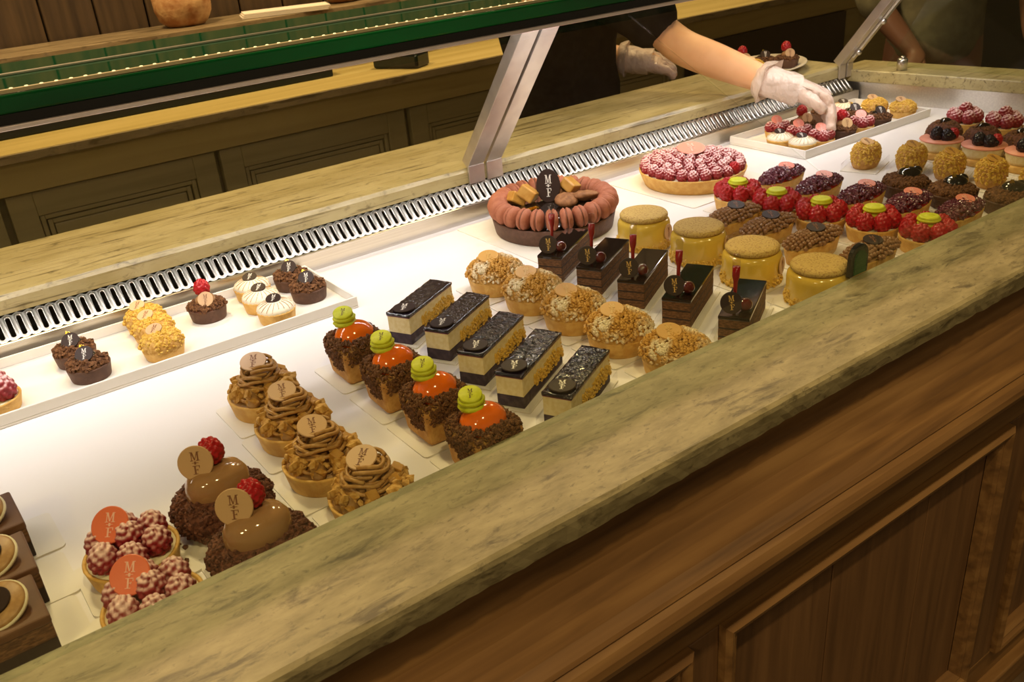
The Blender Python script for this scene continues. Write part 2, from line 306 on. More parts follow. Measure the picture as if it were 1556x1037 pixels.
# raspberries: a bumpy drupelet surface, one mesh for each look
def berry_mesh(name, m, R=1.0, L=1.12, nd=50, bump=0.27):
    pts = []
    for i in range(nd):
        z = 1 - 2 * (i + 0.5) / nd; a = i * PI * (3 - 5 ** 0.5); q = math.sqrt(1 - z * z); pts.append((q * math.cos(a), q * math.sin(a), z))
    pts = np.array(pts); g = G(); g.ell((0, 0, 0), 1.0, 40, 28); V = np.array(g.v); U = V / np.linalg.norm(V, axis=1)[:, None]
    d = np.arccos(np.clip(U @ pts.T, -1, 1)).min(1); rad = 2.0 / math.sqrt(nd)
    h = np.sqrt(np.clip(1 - (d / rad / 1.02) ** 2, 0, 1)); rr = R * (1.02 - bump + bump * h); V = U * rr[:, None]; V[:, 2] *= L
    V[:, :2] *= (1 - 0.10 * U[:, 2:3]); g.v = [tuple(p) for p in V.tolist()]; return g.mesh(name, m, True)
RASP = {'raspberry': berry_mesh('raspberry', 'raspberry'), 'raspberry_sugar': berry_mesh('raspberry', 'raspberry_sugar'), 'blackberry': berry_mesh('blackberry', 'blackberry', nd=46, bump=0.24)}
def berry(parent, pos, r, m='raspberry', tilt=0.5, name=None):
    M = Matrix.Translation(pos) @ Matrix.Rotation(random.uniform(0, 2 * PI), 4, 'Z') @ Matrix.Rotation(random.uniform(-tilt, tilt), 4, 'X') @ Matrix.Scale(r, 4)
    return link(name or ('blackberry' if m == 'blackberry' else 'raspberry'), RASP[m], parent, M=M)
def shell(parent, r, h, m='shell_gold', name='tart_shell', th=0.004, sx=1.0, sy=1.0, fill=None):
    g = G().lathe([(0, 0), (r * 0.88, 0), (r * 0.90, 0.0015), (r * 0.99, h * 0.9), (r, h), (r - th * 0.4, h + 0.0008), (r - th, h), (r - th, h * 0.8), (0, h * 0.8)], 44, None, sx, sy, 0.004)
    o = g.build(name, m, parent, True)
    if fill: G().lathe([(r - th * 0.9, h * 0.78), (r - th * 0.9, h * 0.93), (r * 0.5, h * 0.99), (0, h)], 36, None, sx, sy).build('cream_filling', fill, parent, True)
    return o
def dome_sampler(r, z0, h, rmin=0.0, sx=1.0, sy=1.0):
    def f():
        a = random.uniform(0, 2 * PI); q = math.sqrt(random.uniform((rmin / r) ** 2, 1)); z = z0 + h * math.sqrt(max(0, 1 - q * q)); return (r * q * math.cos(a) * sx, r * q * math.sin(a) * sy, z)
    return f
TOCAM = (-0.42, -0.72, 0.55)

# ================================================================== SETTING
struct(G().box(-3, 6.5, -3, 4, -0.05, 0).build('floor', 'floor_tile'))
struct(G().box(-3, 6.5, -3, 4, 2.9, 2.95).build('ceiling', 'plaster'))
wb = struct(G().box(-3, 6.5, 3.04, 3.14, 0, 2.9).build('wall_back', 'black'))
x = -1.2; pl = None
while x < 4.4:
    wdt = 0.145
    G().box(x, x + wdt - 0.006, 3.0, 3.039, 0.98, 2.4).build('plank', 'wood_wall', wb, bevel=0.004)
    x += wdt
struct(G().box(6.4, 6.5, -3, 4, 0, 2.9).build('wall_right', 'plaster'))

# ---- front cabinet under the stone ledge
cab = thing('counter_cabinet', 'long moulded brown wooden counter front under the stone ledge', 'counter', (0, 0, 0))
X0, X1 = -0.6, 2.45
G().box(X0, X1, 0.60, 0.685, 0.0, D + 0.018).build('carcass', 'wood_plank', cab)
prof = [(0.60, D + 0.018), (0.572, D + 0.018), (0.574, D - 0.020), (0.572, D - 0.045), (0.566, D - 0.066), (0.556, D - 0.084), (0.543, D - 0.098), (0.530, D - 0.106), (0.527, D - 0.110), (0.529, D - 0.114), (0.522, D - 0.118), (0.517, D - 0.126),
        (0.516, D - 0.136), (0.519, D - 0.146), (0.527, D - 0.154), (0.540, D - 0.159), (0.555, D - 0.162), (0.560, D - 0.170), (0.60, D - 0.170)]
G().extrude_x(prof, X0, X1, 1).build('cornice_moulding', 'wood_front', cab)
G().box(X0, X1, 0.566, 0.60, D - 0.245, D - 0.171).build('top_rail', 'wood_front', cab, bevel=0.002)
G().box(X0, X1, 0.566, 0.60, D - 0.90, D - 0.80).build('bottom_rail', 'wood_front', cab, bevel=0.002)
G().box(X0, X1, 0.545, 0.60, 0.0, 0.06).build('plinth', 'wood_front', cab, bevel=0.004)
panels = [(-0.05, 0.60), (0.655, 1.325), (1.425, 2.08)]
edges = [X0] + [v for p in panels for v in p] + [X1]
for a, b in zip(edges[0::2], edges[1::2]):
    G().box(a + 0.001, b - 0.001, 0.566, 0.60, D - 0.80, D - 0.245).build('stile', 'wood_plank', cab, bevel=0.002)
for (a, b) in panels:
    zt, zb = D - 0.245, D - 0.80; t = 0.030
    pr = [(0.0, 0.575), (0.0, 0.556), (0.25, 0.551), (0.45, 0.553), (0.55, 0.560), (0.75, 0.558), (0.9, 0.563), (1.0, 0.578)]; n = len(pr)
    # four mitred lengths of moulding
    for k in range(4):
        v = []
        for e in (0, 1):
            for u, y in pr:
                if k == 0: v.append((a + u * t if e == 0 else b - u * t, y, zt - u * t))
                if k == 1: v.append((a + u * t if e == 0 else b - u * t, y, zb + u * t))
                if k == 2: v.append((a + u * t, y, zt - u * t if e == 0 else zb + u * t))
                if k == 3: v.append((b - u * t, y, zt - u * t if e == 0 else zb + u * t))
        f = [(i, i + 1, n + i + 1, n + i) for i in range(n - 1)]
        G().add(v, f).build('panel_moulding', 'wood_front', cab)
    xs = [a + t]; x = a + t
    for wd in (0.215, 0.235, 0.30):
        x = min(x + wd, b - t); xs.append(x)
    for i in range(3):
        if xs[i + 1] - xs[i] > 0.01: G().box(xs[i] + 0.0012, xs[i + 1] - 0.0012, 0.578, 0.599, zb + t * 0.6, zt - t * 0.6).build('plank', 'wood_plank', cab, bevel=0.0015, seg=1)

# ---- stone ledge in front
pf = [(0.700, D + 0.018), (0.700, D + 0.047), (0.697, D + 0.050), (0.553, D + 0.050), (0.548, D + 0.0475), (0.546, D + 0.043), (0.547, D + 0.032), (0.549, D + 0.020), (0.553, D + 0.018)]
o = G().extrude_x(pf, X0, X1, 240, [0, 0, 0, 0.0001, 0.0004, 0.0006, 0.0010, 0.0010, 0]).build('stone_ledge', 'marble_front', smooth=False)
tag(o, 'olive veined stone ledge running along the front of the display', 'ledge')

# ---- refrigerated well: deck, riser, grille, end wall
well = thing('display_well', 'white chilled display well with steel rear riser and slotted air grille', 'display case', (0, 0, D))
EA = [(2.155, 1.441), (2.285, 0.70)]     # end wall line
G().prism([(X0, 0.70), (2.285, 0.70), (2.155, 1.441), (X0, 1.441)], -0.03, 0.0).build('deck', 'deck_white', well)
G().box(X0, 2.145, 1.441, 1.446, -0.03, 0.031).build('rear_riser', 'steel', well)
G().box(X0, 2.13, 1.4375, 1.4445, 0.030, 0.0345).build('grille_lip', 'steel', well, bevel=0.001)
G().box(X0, 2.13, 1.50, 1.51, -0.03, 0.062).build('duct_shade_sheet', 'black', well)  # black sheet stands in for the shade behind the grille slots
g = G(); pitch = 0.0153; u0 = np.array((1.0, 0, 0)); v0 = np.array((0, 0.7071, 0.7071)); nn = np.array((0, -0.7071, 0.7071)); org = np.array((0, 1.4425, 0.0335)); LV = 0.0455
ncell = int((2.128 - X0) / pitch); HN = 14
for c in range(ncell):
    cx = X0 + (c + 0.5) * pitch; hole = []; outer = []; rim = []
    for i in range(HN):
        a = 2 * PI * (i + 0.5) / HN; sgn = 1 if math.sin(a) > 0 else -1
        hx = 0.0035 * math.cos(a); hv = 0.0035 * math.sin(a) + sgn * 0.0135
        k = max(abs(math.cos(a)) / (pitch / 2), abs(math.sin(a)) / (LV / 2)); q = 1 / k
        ox, ov = q * math.cos(a), q * math.sin(a)
        if abs(abs(ox) - pitch / 2) < 1e-6: ov = sgn * (0.0135 + 0.0060 * abs(math.sin(a))) if abs(math.sin(a)) > 0.0 else 0
        else: ov = sgn * LV / 2; ox = (pitch / 2) * math.cos(a) / 0.45 if abs(math.cos(a)) < 0.45 else math.copysign(pitch / 2, math.cos(a))
        hole.append((hx, hv)); rim.append((hx * 1.35, hv + sgn * 0.0013)); outer.append((ox, ov))
    base = len(g.v)
    for lst, dn in ((outer, 0.0), (rim, 0.0), (hole, 0.0011), (hole, -0.004)):
        for (hx, hv) in lst: p = org + u0 * (cx + hx) + v0 * (LV / 2 + hv) + nn * dn; g.v.append(tuple(p))
    for L_ in range(3):
        for i in range(HN): j = (i + 1) % HN; g.f.append((base + L_ * HN + i, base + L_ * HN + j, base + (L_ + 1) * HN + j, base + (L_ + 1) * HN + i))
g.build('air_grille', 'grille_steel', well, True)
def endbox(name, m, d0, d1, z0, z1, bev=0.0):
    (xa, ya), (xb, yb) = (2.135, 1.52), (2.285, 0.7015)
    return G().prism([(xb + d0, yb), (xb + d1, yb), (xa + d1, ya), (xa + d0, ya)], z0, z1)
endbox('', '', 0.004, 0.012, -0.03, 0.050).build('end_wall', 'steel', well)
o = endbox('', '', 0.0, 0.14, D + 0.050, D + 0.080).build('end_ledge', 'marble_ledge', None, bevel=0.003)
tag(o, 'pale stone ledge closing the far end of the display', 'ledge')
# rear ledge
pf = [(1.474, D + 0.066), (1.4735, D + 0.088), (1.478, D + 0.095), (1.722, D + 0.095), (1.726, D + 0.091), (1.726, D + 0.066)]
o = G().extrude_x(pf, X0, 2.13, 60, [0, 0.0004, 0.0006, 0.0003, 0.0005, 0]).build('rear_stone_ledge', 'marble_ledge')
tag(o, 'yellowish veined stone ledge behind the slotted grille', 'ledge')
G_ = thing('ledge_cabinet', 'dark olive wooden base under the rear stone ledge', 'counter', (0, 0, 0))
G().box(X0, 2.13, 1.56, 1.71, 0, D + 0.065).build('panel', 'wood_olive_dark', G_)

# ---- steel struts holding the glass shelf
sd = Vector((0, -0.6157, 0.788)); sn = Vector((0, 0.788, 0.6157))
def strut(x0, x1, label, L=0.345, rail=False):
    t = thing('steel_strut', label, 'strut', ((x0 + x1) / 2, 1.474, D + 0.096), group=None); hw = (x1 - x0) / 2; gap = 0.0035
    B = Vector((0, 0.0, 0.0))
    for (a, b) in ((-hw, -gap), (gap, hw)):
        v = []
        for (dx, s_, n_) in [(dx, s_, n_) for s_ in (0.0, L) for n_ in (-0.002, 0.020) for dx in (a, b)]:
            p = sd * s_ + sn * n_; v.append((dx, p.y, p.z))
        f = [(0, 1, 3, 2), (4, 6, 7, 5), (0, 4, 5, 1), (2, 3, 7, 6), (0, 2, 6, 4), (1, 5, 7, 3)]
        G().add(v, f).build('bar', 'steel_strut', t, bevel=0.0008)
        G().box(a, b, -0.006, -0.001, -0.032, 0.003).build('fixing_plate', 'steel_strut', t, bevel=0.0006)
    if rail:
        p0 = sd * 0.03 - sn * 0.004; p1 = sd * 0.335 - sn * 0.004
        G().tube([(0, p0.y, p0.z), (0, p1.y, p1.z)], 0.004, 8).build('rod', 'steel', t)
        for s_ in (0.05, 0.15):
            p = sd * s_ - sn * 0.008; G().ell((0, p.y, p.z), (0.009, 0.008, 0.008), 14, 8).build('bolt', 'steel', t, True)
    return t
strut(0.935, 1.015, 'brushed steel double strut rising behind the macaron-ringed chocolate tart')
strut(2.095, 2.15, 'steel strut with bolted rod at the far end of the display', 0.345, True)

# ---- thick green glass shelf
sh = thing('glass_shelf', 'thick green-edged glass shelf above the display with dotted light strip', 'shelf', (0, 0, D))
G().box(X0, 2.2, 1.215, 1.50, 0.400, 0.412).build('glass_top', 'green_glass', sh, bevel=0.001)
G().box(X0, 2.2, 1.197, 1.2145, 0.3795, 0.3910).build('edge_shade_strip', 'black_gloss', sh)  # black strip stands in for the unlit lower half of the glass edge
G().box(X0, 2.2, 1.196, 1.2145, 0.391, 0.412).build('front_edge', 'green_edge', sh, bevel=0.003, seg=3)
G().box(X0, 2.2, 1.240, 1.256, 0.385, 0.3985).build('lamp_housing', 'black_gloss', sh, bevel=0.001)
G().box(X0, 2.2, 1.192, 1.2155, 0.3735, 0.379).build('edge_trim', 'edge_reflection', sh, bevel=0.001)  # white-purple reflection of the polished edge, put into the trim colour
G().box(X0, 2.2, 1.205, 1.213, 0.4125, 0.4165).build('light_channel', 'channel', sh)
g = G(); x = X0 + 0.02
while x < 2.18: g.ell((x, 1.209, 0.4170), (0.0024, 0.0016, 0.0009), 8, 5); x += 0.0165
g.build('light_dots', 'led_glow', sh, kind='stuff')
G().box(X0, 2.2, 1.36, 1.372, 0.4125, 0.4145).build('rear_rail', 'steel', sh)

# ---- sloping front glass
def sheet(name, pts, m, label, th=0.004):
    p = [Vector(q) for q in pts]; n = (p[1] - p[0]).cross(p[2] - p[0]).normalized() * th
    v = [tuple(q) for q in p] + [tuple(q + n) for q in p]; k = len(p)
    o = G().add(v, [tuple(range(k))[::-1], tuple(range(k, 2 * k))] + [(i, (i + 1) % k, k + (i + 1) % k, k + i) for i in range(k)]).build(name, m)
    return tag(o, label, 'glass')
# the front panes stand on the ledge, bend and slope back to the shelf
BEND = [(0.684, 0.0515), (0.686, 0.095), (0.691, 0.118), (0.703, 0.133), (0.722, 0.144), (1.191, 0.3735)]
def bent(x0, x1, label, th=0.004):
    P = [(y + (0 if i < 2 else -0.002), z) for i, (y, z) in enumerate(BEND)]; n = len(P); v = []; f = []
    for e in (x0, x1):
        for (y, z) in P: v.append((e, y, D + z))
        for i, (y, z) in enumerate(P): v.append((e, y + (th if i < 3 else th * 0.45), D + z - (0 if i < 2 else th * 0.9)))
    m = 2 * n
    for i in range(n - 1): f.append((i, i + 1, m + i + 1, m + i)[::-1]); f.append((n + i, n + i + 1, m + n + i + 1, m + n + i))
    f.append((0, m, m + n, n)[::-1]); f.append((n - 1, m + n - 1, m + 2 * n - 1, 2 * n - 1)); f.append(tuple(range(n)) + tuple(range(2 * n - 1, n - 1, -1))); f.append((tuple(range(m, m + n)) + tuple(range(m + 2 * n - 1, m + n - 1, -1)))[::-1])
    return tag(G().add(v, f).build('front_glass', 'clear_pane'), label, 'glass')
bent(X0, 1.098, 'long clear sloping glass pane over the carrot cakes and cream slices'); bent(1.102, 2.2, 'clear sloping glass pane over the raspberry tarts at the far end')
sheet('end_glass', [(2.30, 0.80, D + 0.0815), (2.225, 1.42, D + 0.0815), (2.225, 1.26, D + 0.37), (2.30, 1.18, D + 0.37)], 'clear_pane', 'clear glass pane standing on the far end ledge')
cl = thing('glass_clamp', 'small dark U-shaped clamp holding the front glass on the ledge', 'clamp', (1.075, 0.700, D + 0.0505))
arc = [(0.020 * math.cos(a), 0.026 + 0.020 * math.sin(a)) for a in np.linspace(0, PI, 12)]
g = G().prism([(0.020, 0)] + arc + [(-0.020, 0)], -0.0035, 0.0035, Matrix.Rotation(PI / 2, 4, 'X')); g.build('bracket', 'black_gloss', cl, bevel=0.001)
g = G().prism([(0.013, 0.002)] + [(x * 0.65, 0.024 + (y - 0.026) * 0.65) for x, y in arc] + [(-0.013, 0.002)], 0.0036, 0.0055, Matrix.Rotation(PI / 2, 4, 'X')); g.build('inner_pad', 'green_edge', cl)
so = thing('glass_standoff', 'round chrome standoff gripping the end glass on the ledge', 'clamp', (2.2, 1.36, D + 0.0805))
G().lathe([(0, 0), (0.013, 0), (0.013, 0.026), (0.011, 0.029), (0, 0.029)], 24).build('post', 'steel', so, True); G().lathe([(0, 0.0295), (0.006, 0.0295), (0.005, 0.034), (0, 0.034)], 16).build('cap_screw', 'steel', so, True)

# ---- cabinet along the back wall
bc = thing('back_cabinet', 'olive painted panelled cabinet along the back wall', 'cabinet', (0, 0, 0))
BX0, BX1 = -0.9, 4.3
G().box(BX0, BX1, 2.56, 2.99, 0.0, D + 0.074).build('carcass', 'wood_olive_dark', bc)
G().box(BX0, BX1, 2.506, 2.56, D - 0.008, D + 0.074).build('frieze', 'wood_olive', bc, bevel=0.003)
for (a, b) in ((-0.36, 0.232), (0.25, 0.785), (0.80, 1.395), (1.415, 2.0), (2.015, 2.62)):
    d = bpy.data.objects.new('door', None); C.objects.link(d); d.parent = bc; st = 0.062; zt, zb = D - 0.014, 0.10
    me = G(); me.box(a, a + st, 2.528, 2.558, zb, zt); me.box(b - st, b, 2.528, 2.558, zb, zt); me.box(a + st, b - st, 2.528, 2.558, zt - st, zt); me.box(a + st, b - st, 2.528, 2.558, zb, zb + st)
    me.build('door_frame', 'wood_olive_dark', d, bevel=0.002)
    for k in range(2):
        s0 = st + 0.002 + 0.016 * k; s1 = s0 + 0.012; yy = 2.535 + 0.006 * k
        f = G(); f.box(a + s0, a + s1, yy, 2.559, zb + s0, zt - s0); f.box(b - s1, b - s0, yy, 2.559, zb + s0, zt - s0); f.box(a + s1, b - s1, yy, 2.559, zt - s1, zt - s0); f.box(a + s1, b - s1, yy, 2.559, zb + s0, zb + s1)
        f.build('panel_bead', 'wood_olive_dark', d, bevel=0.002)
    G().box(a + st + 0.032, b - st - 0.032, 2.543, 2.559, zb + st + 0.032, zt - st - 0.032).build('door_panel', 'wood_olive_dark', d, bevel=0.004)
G().box(2.66, 3.58, 2.50, 2.559, 0.10, D - 0.012).build('shelf_opening_shade', 'black', bc)  # solid black block paints the shade inside an open shelf
G().box(3.59, 3.70, 2.52, 2.559, 0.0, D - 0.012).build('post', 'wood_olive_dark', bc, bevel=0.002)
o = thing('back_worktop', 'pale yellow worktop of the cabinet along the back wall', 'worktop'); G().box(BX0, BX1, 2.496, 2.99, D + 0.075, D + 0.095).build('top_board', 'wood_yellow', o, bevel=0.001); G().box(BX0, BX1, 2.488, 2.4955, D + 0.072, D + 0.0935).build('edge_strip', 'marble_dark', o, bevel=0.001)
rs = thing('raised_shelf', 'mottled brown stone shelf raised on dark boards at the wall', 'shelf', (0, 0, 0))
G().box(BX0, 2.3, 2.76, 2.985, D + 0.262, D + 0.283).build('slab', 'marble_dark', rs, bevel=0.002); G().box(BX0, 2.3, 2.80, 2.98, D + 0.096, D + 0.261).build('back_board', 'wood_wall', rs)
for x in (-0.5, 0.55, 1.6): G().box(x, x + 0.03, 2.765, 2.799, D + 0.096, D + 0.261).build('support', 'wood_wall', rs)

# loaves, paper, card terminal
def loaf(x, y, sx, sy, sz, rz, label):
    t = thing('bread_loaf', label, 'bread', (x, y, D + 0.284), rz)
    g = G().ell((0, 0, sz * 0.75), (sx, sy, sz), 30, 18); V = np.array(g.v); V[:, 2] = np.maximum(V[:, 2], 0.0)
    V += rng.normal(0, 0.0012, V.shape) * (V[:, 2:3] > 0.004); g.v = V.tolist(); g.build('crust', 'bread', t, True)
    for k in (-0.4, 0.0, 0.4):
        G().tube([(k * sx + 0.015 * u, u * sy * 0.55, sz * 0.75 + sz * math.sqrt(max(0.02, 1 - (k + 0.01) ** 2 - (u * 0.55) ** 2)) - 0.003) for u in np.linspace(-1, 1, 7)], 0.006, 6).build('slash', 'paper', t, True)
loaf(0.90, 2.885, 0.085, 0.075, 0.085, 0.2, 'round crusty floured loaf beside the stack of white paper')
loaf(1.44, 2.90, 0.10, 0.07, 0.075, 0.5, 'dark oval loaf on the raised shelf beyond the paper')
loaf(0.30, 2.93, 0.06, 0.045, 0.05, 0.0, 'small dark loaf on the raised shelf near the wall planks')
pp = thing('paper_stack', 'stack of white paper sheets on the raised stone shelf', 'paper', (1.17, 2.81, D + 0.284), -0.28)
for k in range(3): G().box(-0.12 + 0.004 * k, 0.14 + 0.004 * k, -0.035, 0.06, 0.0046 * k, 0.0046 * k + 0.004).build('sheet_bundle', 'paper', pp)
ct = thing('card_terminal', 'black card payment terminal lying on the yellow worktop', 'terminal', (1.46, 2.62, D + 0.0955), 0.5)
G().prism([(-0.04, -0.08), (0.04, -0.08), (0.045, 0.08), (-0.045, 0.08)], 0.0, 0.045).build('body', 'black_gloss', ct, bevel=0.008); G().box(-0.032, 0.032, 0.0, 0.06, 0.0455, 0.047).build('screen', 'screen', ct); 
for i in range(3):
    for j in range(3): G().box(-0.030 + 0.022 * i, -0.014 + 0.022 * i, -0.065 + 0.02 * j, -0.052 + 0.02 * j, 0.0455, 0.048).build('key', 'button_red' if (i == 0 and j == 0) else 'screen', ct)
dt = thing('dark_box', 'long low dark box on the yellow worktop before the boards', 'box', (0.35, 2.70, D + 0.0955)); G().box(-0.35, 0.9, -0.02, 0.05, 0, 0.05).build('body', 'black', dt, bevel=0.004); G().box(-0.352, 0.902, -0.022, 0.052, 0.0505, 0.056).build('lid', 'black_gloss', dt)

# ================================================================== PASTRIES
ORD = ['closest to the stone ledge', 'second from the stone ledge', 'third from the stone ledge', 'fourth from the stone ledge', 'fifth from the stone ledge']
TH = 0.0016
CARDS = {}
def card(x, y, rz, lx, ly, label, group, guards=False, z=0.0):
    key = (lx, ly, guards)
    t = None
    if guards:
        if key not in CARDS:
            g = G(); 
            for sgn in (-1, 1): g.box(-lx / 2, lx / 2, sgn * (ly / 2 - 0.001) - 0.0004, sgn * (ly / 2 - 0.001) + 0.0004, TH, 0.016)
            CARDS[key] = (G().box(-lx / 2, lx / 2, -ly / 2, ly / 2, 0, TH).mesh('base', 'card_white'), g.mesh('clear_guard', 'acetate'))
        t = thing('slice_holder', label, 'cake card', (x, y, D + z + 0.0002), rz, group); link('base', CARDS[key][0], t); link('clear_guard', CARDS[key][1], t)
    else:
        if key not in CARDS:
            r = 0.006; P = []
            for (sx, sy, a0) in ((1, 1, 0), (-1, 1, 90), (-1, -1, 180), (1, -1, 270)):
                for k in range(4): a = math.radians(a0 + 30 * k); P.append((sx * (lx / 2 - r) + r * math.cos(a), sy * (ly / 2 - r) + r * math.sin(a)))
            CARDS[key] = G().prism(P, 0, TH).mesh('cake_card', 'card_white')
        t = link('cake_card', CARDS[key]); t.location = (x, y, D + z + 0.0002); t.rotation_euler = (0, 0, rz); tag(t, label, 'cake card', group)
    return t
def row(proto, spots, base, cat, group, rz=0.0, jit=0.05, cardsize=None, cardlabel=None, guards=False, coff=(0, 0), spin=False):
    for i, (x, y) in enumerate(spots):
        o = proto if i == 0 else copy_tree(proto)
        a = rz + random.uniform(-jit, jit) + (random.uniform(-0.5, 0.5) if spin else 0)
        o.location = (x, y, D + TH + 0.0004); o.rotation_euler = (0, 0, a); tag(o, base + ' ' + ORD[i], cat, group)
        if cardsize: card(x + coff[0], y + coff[1], rz, cardsize[0], cardsize[1], cardlabel + ' ' + ORD[i], 'cards under ' + group, guards)
def proto(name): return thing(name, name, 'cake')
R30 = math.radians(29)

# --- chocolate squares with a cream-rimmed biscuit
p = proto('chocolate_square'); q = 0.036
G().box(-q, q, -q, q, 0, 0.018).build('sponge_base', 'ganache', p, bevel=0.001); G().box(-q, q, -q, q, 0.018, 0.034).build('mousse_layer', 'opera_sponge', p); G().box(-q - .0006, q + .0006, -q - .0006, q + .0006, 0.034, 0.043).build('top_glaze', 'brown_velvet', p, bevel=0.002)
M = orient((0.004, -0.003, 0.047), (-0.25, -0.30, 1.0), AWAY)
b = link('biscuit_disc', G().lathe([(0, 0), (0.022, 0), (0.024, 0.002), (0.024, 0.006), (0.022, 0.008), (0, 0.008)], 32).mesh('biscuit_disc', 'caramel_mat', True), p, M=M)
link('cream_rim', G().lathe([(0.0225, 0.001), (0.0255, 0.0022), (0.0255, 0.0048), (0.0225, 0.006)], 32).mesh('cream_rim', 'cream', True), p, M=M)
plaque(p, M @ Matrix.Translation((-0.002, 0.002, 0.0083)), 0.0145, 'disc_dark', 'ink_gold')
row(p, [(-0.034, 0.788), (-0.028, 0.868), (-0.024, 0.953)], 'brown chocolate square with cream-rimmed biscuit', 'cake', 'chocolate squares', 0.02, 0.02, (0.105, 0.078), 'white card under the chocolate square', coff=(0.012, 0))

# --- sugared raspberry tartlets with an orange plaque
p = proto('raspberry_tartlet'); shell(p, 0.046, 0.023, fill='cream')
for k in range(6):
    a = 0.35 + k * PI / 3; berry(p, (0.0285 * math.cos(a), 0.0285 * math.sin(a), 0.035), 0.0148, 'raspberry_sugar')
berry(p, (0.002, -0.002, 0.042), 0.015, 'raspberry_sugar')
plaque(p, orient((-0.009, 0.010, 0.054), (-0.45, -0.55, 0.75)), 0.0185, 'disc_orange', 'ink_rose')
row(p, [(0.082, 0.732), (0.088, 0.822)], 'sugared raspberry tartlet with orange plaque', 'tart', 'large raspberry tartlets', 0.0, 0.08, (0.105, 0.088), 'white card under the raspberry tartlet')

# --- cocoa crumble mounds with a caramel dome
p = proto('caramel_dome_cake')
G().lathe([(0, 0), (0.040, 0), (0.046, 0.008), (0.049, 0.022), (0.044, 0.034), (0.030, 0.042), (0, 0.046)], 40, None, 1.05, 0.98).build('cake_body', 'crumb_cocoa', p, True)
def cs():
    a = random.uniform(0, 2 * PI); t = random.uniform(0, 1); pr = [(0.043, 0.004), (0.050, 0.020), (0.045, 0.034), (0.030, 0.042)]; u = t * 3; i = min(2, int(u)); u -= i
    r = pr[i][0] + (pr[i + 1][0] - pr[i][0]) * u; z = pr[i][1] + (pr[i + 1][1] - pr[i][1]) * u; return (r * math.cos(a) * 1.05, r * math.sin(a) * 0.98, z)
G().crumbs(620, cs, 0.0018, 0.0042).build('crumble', 'crumb_cocoa', p, kind='stuff')
G().lathe([(0.031, 0.034), (0.0315, 0.044), (0.030, 0.055), (0.025, 0.063), (0.015, 0.067), (0, 0.0665)], 40, None, 1.08, 0.84).build('caramel_glaze_dome', 'caramel', p, True)
berry(p, (0.004, 0.010, 0.080), 0.0140, 'raspberry'); plaque(p, orient((-0.015, 0.004, 0.077), (-0.50, -0.78, 0.38)), 0.0180, 'disc_beige', 'ink_brown')
row(p, [(0.190, 0.738), (0.188, 0.840)], 'glossy caramel dome on cocoa crumble with raspberry', 'cake', 'caramel dome cakes', 0.0, 0.06, (0.105, 0.090), 'white card under the caramel dome cake')
lb = G().crumbs(9, lambda: (0.135 + random.gauss(0, 0.010), 0.83 + random.gauss(0, 0.010), D + 0.002), 0.0012, 0.0036).build('cake_crumbs', 'crumb_cocoa', kind='stuff'); tag(lb, 'loose dark crumbs fallen on the deck beside the caramel domes', 'crumbs')

# --- chestnut vermicelli tarts
p = proto('chestnut_tart'); shell(p, 0.0455, 0.024, fill='caramel_mat')
G().lathe([(0.030, 0.020), (0.026, 0.032), (0.018, 0.044), (0.008, 0.052), (0, 0.054)], 30).build('cream_core', 'chestnut', p, True)
for k in range(20):
    zc = 0.032 + 0.030 * (k / 19); R = 0.030 * (1 - 0.42 * (k / 19)) + random.uniform(-0.004, 0.003); ph = random.uniform(0, 2 * PI); tl = random.uniform(-0.5, 0.5); ta = random.uniform(0, 2 * PI); ln = random.uniform(0.35, 0.85); ox, oy = random.gauss(0, 0.003), random.gauss(0, 0.003)
    pts = []
    for u in np.linspace(0, 2 * PI * ln, 20):
        xx, yy = R * math.cos(u + ph), R * random.uniform(0.90, 0.94) * math.sin(u + ph); pts.append((xx + ox, yy + oy, zc + tl * (xx * math.cos(ta) + yy * math.sin(ta)) * 0.8 + 0.0015 * math.sin(3 * u)))
    G().tube(pts, 0.0023, 7).build('vermicelli_strand', 'chestnut', p, True)
for k in range(9):
    a = 0.4 + k * 2 * PI / 9; R = 0.0345 + random.uniform(-0.004, 0.003); zz = 0.029 + random.uniform(0, 0.008); G().crumbs(16, lambda: (R * math.cos(a) + random.gauss(0, 0.0038), R * math.sin(a) + random.gauss(0, 0.0038), zz + random.gauss(0, 0.0042)), 0.0036, 0.0072).build('biscuit_chunk', 'crumb_gold', p)
for (x, y, z, a) in ((0.022, -0.018, 0.044, 0.4), (0.030, 0.004, 0.042, 1.1), (-0.004, -0.030, 0.040, 0.2), (0.012, 0.030, 0.042, 0.8)):
    G().box(-0.006, 0.006, -0.006, 0.006, -0.004, 0.005, Matrix.Translation((x, y, z)) @ Matrix.Rotation(a, 4, 'Z') @ Matrix.Rotation(0.5, 4, 'X')).build('caramel_cube', 'fudge', p, bevel=0.001)
for (a) in (3.9, 5.0):
    G().lathe([(0, 0), (0.008, 0.002), (0.009, 0.008), (0.006, 0.015), (0.002, 0.021), (0, 0.023)], 16, Matrix.Translation((0.036 * math.cos(a), 0.036 * math.sin(a), 0.022))).build('cream_drop', 'caramel_mat', p, True)
plaque(p, orient((-0.003, 0.004, 0.0665), (-0.18, -0.30, 1.0), AWAY), 0.0165, 'disc_beige', 'ink_brown')
row(p, [(0.313, 0.742), (0.304, 0.838), (0.312, 0.937), (0.316, 1.036)], 'nutty chestnut vermicelli tart with beige plaque', 'tart', 'chestnut tarts', 0.0, 0.3, (0.110, 0.094), 'white card under the chestnut tart', coff=(0.0, -0.004))

